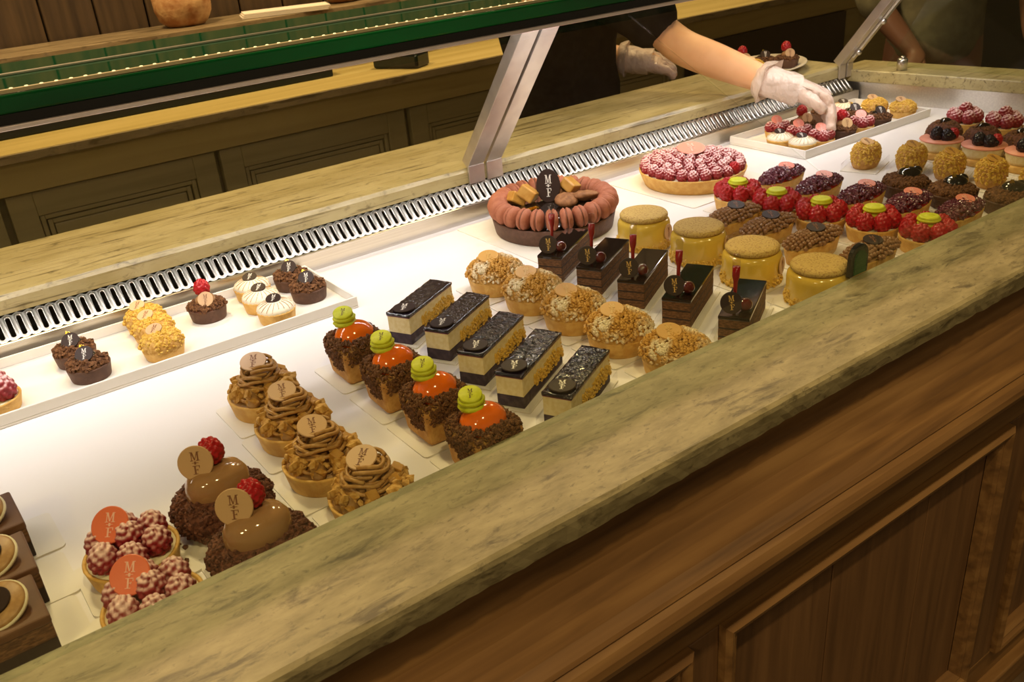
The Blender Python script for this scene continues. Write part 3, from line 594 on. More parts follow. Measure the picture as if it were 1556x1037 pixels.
# --- carrot cakes
p = proto('carrot_cake')
G().box(-0.029, 0.029, -0.029, 0.029, 0, 0.050, None, 1.16).build('sponge', 'sponge_gold', p, bevel=0.006, seg=3)
def cc():
    while True:
        th = random.uniform(0, 2 * PI); z = random.uniform(0.012, 0.064); k = max(abs(math.cos(th)), abs(math.sin(th))); sq = 0.0295 * (1 + 0.18 * min(z, 0.05) / 0.05)
        r = min(sq / k, sq * 1.20); lim = 0.019 + 0.007 * math.sin(3 * th + 1) + (0.006 if -2.6 < math.atan2(math.sin(th), math.cos(th)) < -1.4 or abs(th - PI) < 0.9 else -0.006)
        if z < 0.050:
            if z < lim: continue
            return (r * math.cos(th), r * math.sin(th), z)
        u = math.sqrt(random.uniform(0.42, 1)); return (r * u * math.cos(th), r * u * math.sin(th), 0.048 + 0.016 * math.sqrt(1 - u * u * 0.95))
G().crumbs(1700, cc, 0.0013, 0.0030).build('crumble', 'crumb_choc', p, kind='stuff')
G().ell((0.001, 0.000, 0.053), (0.0285, 0.0245, 0.0235), 32, 18).build('orange_dome', 'orange_glaze', p, True)
g = G()
cx, cy = -0.006, 0.009
G().lathe([(0.009, 0.066), (0.0145, 0.068), (0.0158, 0.0710), (0.0140, 0.0735), (0.0125, 0.0740), (0.0148, 0.0760), (0.0150, 0.0790), (0.0125, 0.0805), (0, 0.081)], 26, Matrix.Translation((cx, cy, 0.004)), jit=0.045).build('pistachio_swirl', 'pistachio', p, True)
M = orient((cx - 0.0005, cy, 0.0848), (-0.16, -0.26, 1.0), AWAY)
cp = link('pistachio_cap', G().lathe([(0, 0), (0.0124, 0), (0.0132, 0.0010), (0.0132, 0.0050), (0.0124, 0.0058), (0, 0.0060)], 30).mesh('pistachio_cap', 'pistachio', True), p, M=M)
if 'ink_dark' not in MONO: MONO['ink_dark'] = monogram().mesh('lettering', 'ink_dark')
link('lettering', MONO['ink_dark'], cp, M=Matrix.Translation((0, 0, 0.0059)) @ Matrix.Scale(0.0100, 4))
row(p, [(0.453, 0.735), (0.452, 0.833), (0.452, 0.932), (0.452, 1.036)], 'crumb-coated carrot cake with orange dome and green cap', 'cake', 'carrot cakes', 0.0, 0.06, (0.104, 0.094), 'white card under the carrot cake', coff=(0.006, 0.006))

# --- blueberry cream slices
p = proto('blueberry_slice'); lx, ly = 0.0625, 0.0185
G().box(-lx, lx, -ly, ly, 0.0, 0.0165).build('berry_sponge_layer', 'berry_sponge', p, bevel=0.001); G().box(-lx, lx, -ly + 0.0003, ly - 0.0003, 0.0165, 0.0415).build('cream_layer', 'cheesecake', p, bevel=0.0006)
G().box(-lx - 0.0003, lx + 0.0003, -ly, ly, 0.0415, 0.0428).build('berry_line', 'berry_line', p)
nx, ny = 40, 12; v = []; f = []
for i in range(nx + 1):
    for j in range(ny + 1):
        e = (i in (0, nx)) or (j in (0, ny)); v.append((-lx - 0.0006 + (2 * lx + 0.0012) * i / nx, -ly - 0.0006 + (2 * ly + 0.0012) * j / ny, 0.0462 + (random.uniform(-0.0006, 0.0008) if not e else 0.0006 + random.uniform(-0.0005, 0.0005))))
for i in range(nx):
    for j in range(ny): a = i * (ny + 1) + j; f.append((a, a + ny + 1, a + ny + 2, a + 1))
g = G().add(v, f); per = [i * (ny + 1) for i in range(nx + 1)] + [nx * (ny + 1) + j for j in range(1, ny + 1)] + [i * (ny + 1) + ny for i in range(nx - 1, -1, -1)] + [j for j in range(ny - 1, 0, -1)]
k = len(g.v); g.v.extend([(g.v[i][0], g.v[i][1], 0.0428) for i in per]); n = len(per); g.f.extend([(per[i], k + i, k + (i + 1) % n, per[(i + 1) % n]) for i in range(n)])
g.build('berry_glaze', 'berry_glaze', p, True)
G().crumbs(240, lambda: (random.uniform(-0.030, lx), -ly - 0.0004, min(0.033, max(0.012, random.gauss(0.021, 0.005)))), 0.001, 0.0026).build('crumble', 'nut_gold', p, kind='stuff')
plaque(p, orient((-0.043, 0.001, 0.0472), (0, 0, 1), (0.9, 0.35, 0)), 0.0165, 'disc_dark', 'ink_white')
row(p, [(0.612, 0.764), (0.601, 0.845), (0.599, 0.926), (0.605, 1.017), (0.593, 1.100)], 'blueberry glazed cream slice with dark plaque', 'cake', 'blueberry cream slices', R30, 0.03, (0.138, 0.056), 'slice holder under the blueberry slice', True)

# --- golden crumble tarts
p = proto('crumble_tart'); shell(p, 0.0445, 0.024)
G().lathe([(0.043, 0.020), (0.045, 0.026), (0.040, 0.038), (0.028, 0.046), (0, 0.051)], 36).build('filling', 'crumb_gold', p, True)
G().crumbs(1000, dome_sampler(0.0465, 0.026, 0.027), 0.0015, 0.0033).build('crumble', 'crumb_sugar', p, kind='stuff')
plaque(p, orient((-0.006, 0.006, 0.0545), (-0.15, -0.2, 1), AWAY), 0.0165, 'disc_gold', 'ink_gold')
row(p, [(0.758, 0.742), (0.752, 0.843), (0.752, 0.940), (0.752, 1.036), (0.752, 1.134)], 'golden crumble-topped tart with toffee plaque', 'tart', 'crumble tarts', 0.0, 0.15, (0.102, 0.092), 'white card under the crumble tart')

# --- chocolate layer slices with a syrup pipette
p = proto('chocolate_layer_slice'); lx, ly = 0.066, 0.0205
zz = 0.0
for k, (h, m, nm) in enumerate(((0.012, 'opera_sponge', 'sponge_layer'), (0.002, 'ganache', 'ganache_layer'), (0.011, 'opera_sponge', 'sponge_layer'), (0.002, 'ganache', 'ganache_layer'), (0.012, 'opera_sponge', 'sponge_layer'))):
    i = 0.0004 if m == 'ganache' else 0.0; G().box(-lx + i, lx - i, -ly + i, ly - i, zz, zz + h).build(nm, m, p, bevel=0.0008 if not i else 0); zz += h
G().box(-lx - 0.0005, lx + 0.0005, -ly - 0.0005, ly + 0.0005, zz, zz + 0.005).build('chocolate_glaze', 'opera_glaze', p, bevel=0.0012)
zt = zz + 0.005
plaque(p, orient((-0.052, 0.0065, zt + 0.0140), (-0.72, -0.35, 0.45)), 0.0150, 'disc_dark', 'ink_gold'); G().ell((-0.042, -0.0105, zt + 0.0088), 0.0094, 22, 14).build('glazed_cherry', 'cherry', p, True)
pi = bpy.data.objects.new('pipette', None); C.objects.link(pi); pi.parent = p; pi.location = (-0.044, 0.004, zt - 0.006); pi.rotation_euler = (0, 0.12, 0)
G().lathe([(0, 0), (0.0022, 0), (0.0028, 0.042), (0.0030, 0.046), (0.0050, 0.053), (0.0052, 0.067), (0, 0.067)], 18).build('red_syrup', 'syrup', pi, True); G().lathe([(0.0053, 0.0672), (0.0053, 0.080), (0.0045, 0.0828), (0, 0.0832)], 18).build('clear_bulb', 'pipette_clear', pi, True)
row(p, [(0.914, 0.766), (0.905, 0.860), (0.906, 0.955), (0.898, 1.038), (0.886, 1.122)], 'dark chocolate layer slice with red syrup pipette', 'cake', 'chocolate layer slices', R30, 0.03, (0.148, 0.060), 'slice holder under the chocolate layer slice', True)

# --- yellow mousse drums with biscuit lids
p = proto('mousse_drum')
G().lathe([(0, 0), (0.044, 0), (0.0455, 0.004), (0.0455, 0.038), (0.0445, 0.044), (0.041, 0.0485), (0.036, 0.050), (0, 0.050)], 48).build('mousse', 'mousse_yellow', p, True)
G().lathe([(0, 0.0502), (0.039, 0.0502), (0.0412, 0.0525), (0.0412, 0.0560), (0.039, 0.0590), (0.030, 0.0600), (0, 0.0602)], 44).build('biscuit_lid', 'biscuit', p, True)
def nb(): a = random.uniform(0, 2 * PI); return (0.046 * math.cos(a), 0.046 * math.sin(a), abs(random.gauss(0, 0.006)) + 0.002)
G().crumbs(260, nb, 0.0014, 0.003).build('chopped_nuts', 'nut_gold', p, kind='stuff')
a = -1.18; plaque(p, orient((0.0458 * math.cos(a), 0.0458 * math.sin(a), 0.030), (math.cos(a), math.sin(a), 0.05)), 0.0135, 'disc_beige', 'ink_brown', 0.0016)
row(p, [(1.056, 0.748), (1.050, 0.866), (1.060, 0.986), (1.046, 1.100)], 'yellow mousse drum with round biscuit lid', 'cake', 'mousse drums', 0.0, 0.12, (0.108, 0.100), 'white card under the mousse drum')

# --- chocolate pearl boats
def boat(p, L=0.064, Wd=0.0265, h=0.026, fill='caramel_mat'):
    shell(p, 1.0 * L, h, 'shell_gold', 'tart_shell', 0.006, 1.0, Wd / L); G().ell((0, 0, h * 0.9), (L * 0.93, Wd * 0.93, 0.010), 36, 8, None, 0.0).build('filling', fill, p, True)
p = proto('chocolate_pearl_boat'); boat(p); PM = G().ell((0, 0, 0), 0.0037, 12, 8).mesh('chocolate_pearl', 'choc_pearl', True)
for i in range(-10, 11):
    for j in range(-5, 6):
        x = (i + 0.5 * (j % 2)) * 0.0080 + random.uniform(-0.0011, 0.0011); y = j * 0.0069 + random.uniform(-0.0010, 0.0010); e = 1 - (x / 0.0665) ** 2 - (y / 0.0290) ** 2
        if e > 0: link('chocolate_pearl', PM, p, M=Matrix.Translation((x, y, 0.0280 + 0.0125 * math.sqrt(e) + random.uniform(-0.0008, 0.0012))))
plaque(p, orient((0.012, 0.004, 0.0440), (-0.1, -0.15, 1), AWAY), 0.0150, 'disc_dark', 'ink_brown')
row(p, [(1.200, 0.762), (1.190, 0.860), (1.192, 0.952), (1.194, 1.030)], 'boat tart covered in chocolate pearls', 'tart', 'chocolate pearl boats', 0.04, 0.03, (0.138, 0.062), 'slice holder under the pearl boat', True)

# --- fresh raspberry tarts with a pistachio macaron
p = proto('pistachio_raspberry_tart'); shell(p, 0.0435, 0.024, fill='cream')
for k in range(7):
    a = 0.2 + k * 2 * PI / 7; berry(p, (0.0300 * math.cos(a), 0.0300 * math.sin(a), 0.0365), 0.0152, 'raspberry', 0.4)
G().lathe([(0.008, 0.034), (0.016, 0.040), (0.017, 0.044), (0.014, 0.047), (0, 0.048)], 26).build('pistachio_cream', 'pistachio', p, True)
G().lathe([(0, 0.0482), (0.0165, 0.0482), (0.0185, 0.0500), (0.0180, 0.0525), (0.0160, 0.0535), (0.0165, 0.0545), (0.0150, 0.0565), (0.0120, 0.0570), (0.0100, 0.0562), (0.0070, 0.0575), (0, 0.0580)], 30).build('pistachio_macaron', 'pistachio', p, True)
row(p, [(1.332, 0.748), (1.320, 0.838), (1.300, 0.927), (1.292, 1.016), (1.294, 1.107)], 'raspberry tart with green pistachio macaron', 'tart', 'pistachio raspberry tarts', 0.0, 0.5, (0.100, 0.088), 'white card under the pistachio raspberry tart')

# --- purple crunch boats
p = proto('purple_crunch_boat'); boat(p, 0.064, 0.029, 0.024, 'jam')
G().crumbs(700, dome_sampler(1.0, 0.024, 0.018, 0, 0.064, 0.029), 0.0016, 0.0037).build('sugar_chips', 'purple_chip', p, kind='stuff'); plaque(p, orient((0.014, 0.0, 0.0430), (-0.1, -0.15, 1), AWAY), 0.0155, 'disc_pink', 'ink_rose')
row(p, [(1.462, 0.768), (1.442, 0.852), (1.434, 0.939), (1.433, 1.029), (1.437, 1.120)], 'boat tart with purple crunchy chips and pink plaque', 'tart', 'purple crunch boats', 0.07, 0.04, (0.136, 0.068), 'slice holder under the purple crunch boat', True)

# --- black glazed cocoa tarts
p = proto('black_glazed_tart'); shell(p, 0.0425, 0.024, 'shell_brown')
G().lathe([(0.039, 0.018), (0.039, 0.026), (0.033, 0.036), (0, 0.041)], 34).build('filling', 'crumb_choc', p, True); G().crumbs(520, dome_sampler(0.0405, 0.025, 0.014, 0.012), 0.0018, 0.0042).build('crumble', 'crumb_choc', p, kind='stuff')
G().ell((0.010, -0.002, 0.040), (0.024, 0.021, 0.011), 28, 16).build('black_glaze_dome', 'black_glaze', p, True); G().ell((0.026, -0.010, 0.041), (0.013, 0.011, 0.009), 22, 12).build('black_glaze_drop', 'black_glaze', p, True)
gl = G()
for k in range(5): gl.add([(-0.004 + 0.004 * math.cos(2.4 * k), 0.004 * math.sin(2.4 * k), 0.0515), (0.001 * k - 0.003, 0.004, 0.0525 + 0.001 * k), (0.003, -0.002, 0.0520 + 0.0012 * k)], [(0, 1, 2)])
gl.build('gold_leaf', 'gold_leaf', p)
row(p, [(1.578, 0.744), (1.552, 0.834), (1.548, 0.924)], 'cocoa crumble tart with glossy black dome', 'tart', 'black glazed tarts', 0.3, 0.1, (0.100, 0.088), 'white card under the black glazed tart')

# --- golden nut rolls
p = proto('nut_roll'); G().lathe([(0, 0), (0.024, 0), (0.027, 0.006), (0.028, 0.025), (0.026, 0.038), (0.020, 0.046), (0, 0.049)], 34, None, 1.35, 0.95).build('choux_bun', 'sponge_gold', p, True)
def nr():
    a = random.uniform(0, 2 * PI); pr = [(0.027, 0.010), (0.0285, 0.025), (0.0265, 0.038), (0.020, 0.046), (0.002, 0.0495)]; u = random.uniform(0, 4); i = min(3, int(u)); u -= i
    r = pr[i][0] + (pr[i + 1][0] - pr[i][0]) * u; return (r * math.cos(a) * 1.35, r * math.sin(a) * 0.95, pr[i][1] + (pr[i + 1][1] - pr[i][1]) * u)
G().crumbs(520, nr, 0.0016, 0.0033).build('chopped_nuts', 'nut_gold', p, kind='stuff'); plaque(p, orient((-0.004, -0.001, 0.0515), (-0.2, -0.3, 1), AWAY), 0.0135, 'disc_gold', 'ink_brown')
row(p, [(1.705, 0.762), (1.697, 0.842), (1.697, 0.925), (1.700, 1.008), (1.664, 1.088)], 'golden choux roll coated in chopped nuts', 'pastry', 'nut coated choux rolls', 0.33, 0.08, (0.098, 0.072), 'slice holder under the nut roll', True)

# --- round cheesecakes with berries
p = proto('berry_cheesecake'); G().lathe([(0, 0), (0.043, 0), (0.0445, 0.002), (0.0445, 0.011), (0.043, 0.013), (0, 0.013)], 38).build('biscuit_base', 'shell_gold', p, True)
G().lathe([(0, 0.0131), (0.038, 0.0131), (0.0385, 0.020), (0.041, 0.032), (0.0415, 0.034), (0, 0.034)], 38).build('cream_drum', 'cheesecake', p, True); G().lathe([(0, 0.0341), (0.0425, 0.0341), (0.0432, 0.0355), (0.0425, 0.0370), (0, 0.0372)], 38).build('pink_glaze', 'cream_pink', p, True)
for (x, y, z) in ((-0.014, 0.004, 0.049), (-0.009, -0.015, 0.046)): berry(p, (x, y, z), 0.0135, 'blackberry', 0.3)
berry(p, (0.010, -0.018, 0.046), 0.0120, 'raspberry'); G().ell((-0.002, -0.024, 0.043), 0.0065, 16, 10).build('blueberry', 'blackberry', p, True); G().crumbs(120, dome_sampler(0.020, 0.038, 0.016), 0.002, 0.005).build('cocoa_crumble', 'crumb_cocoa', p, kind='stuff').location = (0.010, 0.012, 0)
row(p, [(1.830, 0.842), (1.824, 0.928), (1.818, 1.016)], 'round cheesecake with pink glaze and blackberries', 'cake', 'berry cheesecakes', 0.0, 0.08, (0.100, 0.086), 'white card under the berry cheesecake')

# --- dark cocoa buns
p = proto('cocoa_bun'); G().lathe([(0, 0), (0.030, 0), (0.036, 0.010), (0.036, 0.026), (0.026, 0.040), (0, 0.046)], 34).build('bun', 'crumb_cocoa', p, True)
def cb():
    f_ = dome_sampler(0.037, 0.014, 0.032)(); return f_
G().crumbs(420, cb, 0.0018, 0.0038).build('crumble', 'crumb_choc', p, kind='stuff'); G().ell((0.0, 0.0, 0.046), (0.014, 0.012, 0.006), 20, 10).build('glaze_cap', 'opera_glaze', p, True)
row(p, [(1.925, 0.905), (1.922, 0.985), (1.918, 1.068)], 'dark cocoa crumble bun behind the cheesecakes', 'cake', 'cocoa buns', 0.0, 0.3, (0.088, 0.078), 'white card under the cocoa bun')
# --- raspberry tarts by the end wall
p = proto('sugared_raspberry_tart'); shell(p, 0.040, 0.022, fill='cream')
for k in range(6): a = 0.5 + k * PI / 3; berry(p, (0.0245 * math.cos(a), 0.0245 * math.sin(a), 0.036), 0.0150, 'raspberry_sugar')
berry(p, (0, 0, 0.050), 0.0150, 'raspberry_sugar')
row(p, [(2.040, 0.915), (2.032, 0.998), (2.022, 1.082)], 'raspberry tart dusted white beside the far end wall', 'tart', 'raspberry tarts at the end wall', 0.0, 0.4, (0.092, 0.082), 'white card under the end wall raspberry tart')

# ------------------------------------------------------------------ whole tarts
t = thing('macaron_chocolate_tart', 'large chocolate tart ringed with upright terracotta macarons', 'tart', (1.0, 1.293, D + TH + 0.0004))
G().lathe([(0, 0), (0.108, 0), (0.110, 0.002), (0.115, 0.028), (0.1145, 0.030), (0.111, 0.030), (0.110, 0.026), (0, 0.026)], 72).build('chocolate_shell', 'shell_brown', t, True); G().lathe([(0.1095, 0.0262), (0.1095, 0.0275), (0.086, 0.029), (0.080, 0.042), (0.070, 0.0445), (0, 0.0455)], 60).build('chocolate_glaze', 'opera_glaze', t, True)
sm = G().lathe([(0.0172, -0.0005), (0.0195, 0.0008), (0.0198, 0.0026), (0.0184, 0.0040), (0.0172, 0.0064), (0.0130, 0.0088), (0.007, 0.0099), (0, 0.0102)], 26, jit=0.008).mesh('macaron_shell', 'macaron', True); fm = G().lathe([(0, -0.0016), (0.0168, -0.0016), (0.0176, 0), (0.0168, 0.0016), (0, 0.0016)], 22).mesh('macaron_filling', 'macaron_fill', True)
NM = 25
for k in range(NM):
    a = 2 * PI * k / NM; tl = random.uniform(-0.12, 0.12)
    M = Matrix.Translation((0.1020 * math.cos(a), 0.1020 * math.sin(a), 0.0475)) @ Matrix.Rotation(a, 4, 'Z') @ Matrix.Rotation(tl, 4, 'Z') @ Matrix.Rotation(-PI / 2 + random.uniform(-0.12, 0.12), 4, 'X')
    mc = link('macaron', fm, t, M=M); link('macaron_shell', sm, mc, M=Matrix.Translation((0, 0, 0.0014))); link('macaron_shell', sm, mc, M=Matrix.Translation((0, 0, -0.0014)) @ Matrix.Rotation(PI, 4, 'X'))
big = plaque(t, orient((0.004, 0.016, 0.0745), (-0.55, -0.72, 0.22)), 0.0225, 'disc_dark', 'ink_white', 0.003, 1.0); big.scale = (1.0, 1.38, 1.0); big['label'] = 'upright dark oval plaque with white monogram'
for (x, y, z, a, s_) in ((-0.030, 0.034, 0.064, 0.5, 0.0165), (0.042, -0.002, 0.070, 0.2, 0.0145), (-0.046, 0.050, 0.055, 1.2, 0.015)):
    G().box(-s_, s_, -s_, s_, -s_ * 0.7, s_ * 0.7, Matrix.Translation((x, y, z)) @ Matrix.Rotation(a, 4, 'Z') @ Matrix.Rotation(0.55, 4, 'X') @ Matrix.Rotation(0.3, 4, 'Y')).build('fudge_block', 'fudge', t, bevel=0.003)
for (x, y, z, a, b_) in ((0.012, -0.026, 0.054, 0.2, 0.35), (0.048, -0.034, 0.055, -0.5, -0.3), (0.032, 0.014, 0.058, 0.2, 0.7)):
    g = G().ell((0, 0, 0), (0.027, 0.019, 0.0095), 24, 12); V = np.array(g.v) + rng.normal(0, 0.0005, (len(g.v), 3)); g.v = (V).tolist()
    link('brownie_piece', g.mesh('brownie_piece', 'brownie', True), t, M=Matrix.Translation((x, y, z)) @ Matrix.Rotation(a, 4, 'Z') @ Matrix.Rotation(b_, 4, 'X'))
gl = G()
for k in range(7): ox = -0.062 + 0.004 * k; gl.add([(ox, -0.006, 0.0460), (ox + 0.006, 0.002, 0.047 + 0.001 * (k % 3)), (ox + 0.002, 0.010, 0.0465), (ox - 0.004, 0.002, 0.0495)], [(0, 1, 2, 3)])
gl.build('gold_leaf', 'gold_leaf', t)
card(1.0, 1.293, 0.0, 0.27, 0.262, 'large square white card under the macaron chocolate tart', None)
t = thing('large_raspberry_tart', 'large round tart heaped with sugared raspberries and pink plaque', 'tart', (1.367, 1.291, D + TH + 0.0004)); shell(t, 0.110, 0.030, fill='cream')
for r_, n_, z_ in ((0.0955, 25, 0.038), (0.0730, 19, 0.043), (0.0505, 13, 0.047), (0.0280, 7, 0.050), (0.003, 1, 0.052)):
    for k in range(n_): a = 2 * PI * (k + random.uniform(-0.1, 0.1)) / n_ + r_ * 7; berry(t, (r_ * math.cos(a), r_ * math.sin(a), z_ + random.uniform(-0.002, 0.002)), 0.0124, 'raspberry' if (r_ > 0.09 and k in (17,)) else 'raspberry_sugar')
plaque(t, orient((0.006, 0.010, 0.0655), (-0.1, -0.16, 1), AWAY), 0.0290, 'disc_pink', 'ink_rose')
card(1.367, 1.291, 0.0, 0.25, 0.245, 'large square white card under the big raspberry tart', None)

# ------------------------------------------------------------------ white trays and small tarts
def tray(x0, x1, y0, y1, label, h=0.019, th=0.004):
    t = thing('white_tray', label, 'tray', ((x0 + x1) / 2, (y0 + y1) / 2, D + 0.0004)); a, b = (x1 - x0) / 2, (y1 - y0) / 2
    G().box(-a, a, -b, b, 0, 0.004).build('tray_bottom', 'tray_white', t, bevel=0.001)
    for (p0, p1, q0, q1) in ((-a, a, -b, -b + th), (-a, a, b - th, b), (-a, -a + th, -b + th, b - th), (a - th, a, -b + th, b - th)): G().box(p0, p1, q0, q1, 0.004, h).build('tray_wall', 'tray_white', t, bevel=0.001)
tray(-0.40, 0.556, 1.237, 1.430, 'long shallow white tray of small tarts below the grille'); tray(1.632, 2.105, 1.213, 1.425, 'shallow white tray of small tarts under the gloved hand')
ZT = D + 0.0048
def mini_choc():
    p = proto('small_cocoa_tart'); shell(p, 0.030, 0.020, 'shell_brown', th=0.003); G().lathe([(0.027, 0.015), (0.027, 0.021), (0.018, 0.028), (0, 0.031)], 28).build('filling', 'crumb_choc', p, True)
    G().crumbs(260, dome_sampler(0.029, 0.020, 0.012), 0.0014, 0.0034).build('crumble', 'crumb_choc', p, kind='stuff'); G().ell((0.0, 0.003, 0.031), (0.015, 0.013, 0.006), 22, 10).build('black_glaze_dome', 'black_glaze', p, True)
    plaque(p, orient((-0.002, -0.004, 0.0370), (-0.38, -0.60, 0.80)), 0.0125, 'disc_dark', 'ink_white'); g = G().tube([(-0.004, 0.006, 0.040), (0.0, 0.008, 0.046), (0.004, 0.007, 0.044)], [0.002, 0.0032, 0.001], 6); g.build('gold_leaf', 'gold_leaf', p); return p
def mini_nut():
    p = proto('small_nut_tart'); shell(p, 0.030, 0.014, th=0.003); G().lathe([(0.029, 0.012), (0.031, 0.018), (0.027, 0.030), (0.016, 0.037), (0, 0.039)], 28).build('choux_bun', 'crumb_gold', p, True)
    G().crumbs(420, dome_sampler(0.0315, 0.016, 0.024), 0.0014, 0.0030).build('crumble', 'nut_gold', p, kind='stuff'); plaque(p, orient((-0.006, 0.005, 0.0410), (-0.2, -0.3, 1), AWAY), 0.0120, 'disc_beige', 'ink_brown'); return p
def mini_rasp_choc():
    p = proto('small_raspberry_cocoa_tart'); shell(p, 0.030, 0.020, 'shell_brown', th=0.003); G().lathe([(0.027, 0.015), (0.027, 0.021), (0.018, 0.027), (0, 0.030)], 28).build('filling', 'crumb_cocoa', p, True)
    G().crumbs(300, dome_sampler(0.030, 0.020, 0.010, 0.010), 0.0014, 0.0034).build('crumble', 'crumb_choc', p, kind='stuff'); G().ell((0, 0, 0.030), (0.016, 0.015, 0.012), 22, 12).build('caramel_dome', 'caramel', p, True)
    berry(p, (0.0, 0.006, 0.050), 0.0130, 'raspberry', 0.1); plaque(p, orient((-0.002, -0.013, 0.036), (-0.40, -0.75, 0.55)), 0.0122, 'disc_beige', 'ink_brown'); return p
def mini_lemon():
    p = proto('small_meringue_tart'); shell(p, 0.030, 0.019, 'shell_gold', th=0.003); g = G(); n = 44; prof = [(0.027, 0.016), (0.0285, 0.020), (0.027, 0.025), (0.020, 0.030), (0.010, 0.033), (0, 0.0335)]
    g.lathe(prof, n); V = np.array(g.v); an = np.arctan2(V[:, 1], V[:, 0]); rr = np.hypot(V[:, 0], V[:, 1]); k = 1 + 0.05 * np.cos(22 * an); V[:, 0] *= k; V[:, 1] *= k; g.v = V.tolist(); g.build('meringue', 'meringue', p, True)
    for k in range(18):
        a = 2 * PI * k / 18; G().tube([(r * math.cos(a + tw), r * math.sin(a + tw), z) for r, z, tw in ((0.0278, 0.0232, 0), (0.0245, 0.0276, 0.05), (0.019, 0.0308, 0.1), (0.012, 0.0328, 0.15))], 0.00042, 5).build('toasted_ridge', 'meringue_toast', p)
    plaque(p, orient((0.0, 0.003, 0.0345), (-0.15, -0.25, 1), AWAY), 0.0118, 'disc_dark', 'ink_white'); return p
def mini_rasp():
    p = proto('small_raspberry_tart'); shell(p, 0.029, 0.014, th=0.003, fill='cream')
    for k in range(4): a = 0.9 + k * PI / 2; berry(p, (0.0165 * math.cos(a), 0.0165 * math.sin(a), 0.0245), 0.0132, 'raspberry_sugar')
    plaque(p, orient((-0.002, 0.002, 0.0400), (-0.35, -0.55, 0.85)), 0.0125, 'disc_pink', 'ink_rose'); return p
MINI = {'choc': (mini_choc(), 'small cocoa crumble tart with dark plaque', 'tart'), 'nut': (mini_nut(), 'small golden nut-crusted tart', 'tart'), 'rchoc': (mini_rasp_choc(), 'small cocoa tart crowned with one raspberry', 'tart'),
        'lemon': (mini_lemon(), 'small tart with ridged white meringue', 'tart'), 'rasp': (mini_rasp(), 'small sugared raspberry tart', 'tart')}
used = set()
def mini(kind, x, y, where, sc=1.0):
    pr, lab, cat = MINI[kind]; o = pr if kind not in used else copy_tree(pr); used.add(kind)
    o.location = (x, y, ZT); o.scale = (sc, sc, sc); o.rotation_euler = (0, 0, random.uniform(-0.2, 0.2)); tag(o, lab + ' ' + where, cat, 'small tarts on white trays')
LT = 'long tray'
mini('rasp', 0.034, 1.292, 'at the front edge of the long tray', 1.32); mini('rasp', 0.010, 1.374, 'behind another on the long tray', 1.32)
mini('choc', 0.162, 1.298, 'at the long tray edge beside the nut tarts'); mini('choc', 0.158, 1.362, 'behind another beside the nut tarts')
mini('nut', 0.264, 1.288, 'first of three from the long tray edge'); mini('nut', 0.270, 1.350, 'second of three from the long tray edge'); mini('nut', 0.272, 1.412 - 0.014, 'third of three from the long tray edge')
mini('rchoc', 0.361, 1.372, 'alone on the long tray')
mini('lemon', 0.438, 1.280, 'first of three from the long tray edge'); mini('lemon', 0.438, 1.340, 'second of three from the long tray edge'); mini('lemon', 0.446, 1.396, 'third of three from the long tray edge')
mini('choc', 0.512, 1.322, 'at the long tray corner'); mini('choc', 0.512, 1.388, 'behind the one at the long tray corner')
mini('lemon', 1.668, 1.250, 'at the corner of the hand tray'); mini('lemon', 1.668, 1.310, 'behind the corner one on the hand tray'); mini('lemon', 1.985, 1.372, 'at the back of the hand tray')
mini('rasp', 1.733, 1.370, 'at the back beside meringues on the hand tray'); mini('rasp', 1.733, 1.309, 'beside meringue tarts on the hand tray'); mini('rasp', 1.733, 1.248, 'pinched by the gloved fingers')
mini('rchoc', 1.800, 1.350, 'behind the gloved hand'); mini('rchoc', 1.812, 1.250, 'before the gloved hand at the tray edge')
mini('rasp', 1.876, 1.312, 'in the middle of the hand tray'); mini('rasp', 1.880, 1.249, 'at the middle front of the hand tray')
mini('choc', 1.940, 1.312, 'in the middle of the hand tray'); mini('choc', 1.948, 1.250, 'at the front edge of the hand tray'); mini('choc', 1.915, 1.378, 'at the back of the hand tray')
mini('nut', 2.055, 1.255, 'at the far front corner of the hand tray'); mini('nut', 2.040, 1.322, 'behind the far corner of the hand tray')
# plate of pastries on the rear ledge
pt = thing('oval_plate', 'oval cream plate of pastries on the rear stone ledge', 'plate', (1.965, 1.600, D + 0.0955), 0.35)
G().lathe([(0, 0.001), (0.085, 0.001), (0.10, 0.004), (0.135, 0.016), (0.137, 0.018), (0.134, 0.019), (0.10, 0.008), (0.085, 0.005), (0, 0.005)], 48, None, 1.0, 0.72).build('dish', 'porcelain', pt, True)
zp = D + 0.0955 + 0.0055
def onplate(o, x, y, lab): o.location = (x, y, zp); o.rotation_euler = (0, 0, random.uniform(-0.3, 0.3)); tag(o, lab, 'tart', 'pastries on the oval plate')
src = {k: v[0] for k, v in MINI.items()}
onplate(copy_tree(src['rchoc']), 2.010, 1.570, 'small raspberry-crowned cocoa tart at the plate rim by the strut'); onplate(copy_tree(src['rchoc']), 1.905, 1.625, 'small raspberry-crowned cocoa tart on the plate behind the arm'); onplate(copy_tree(src['choc']), 1.958, 1.600, 'small cocoa tart with gold fleck on the oval plate'); onplate(copy_tree(src['nut']), 1.875, 1.568, 'small nut-crusted tart on the oval plate')

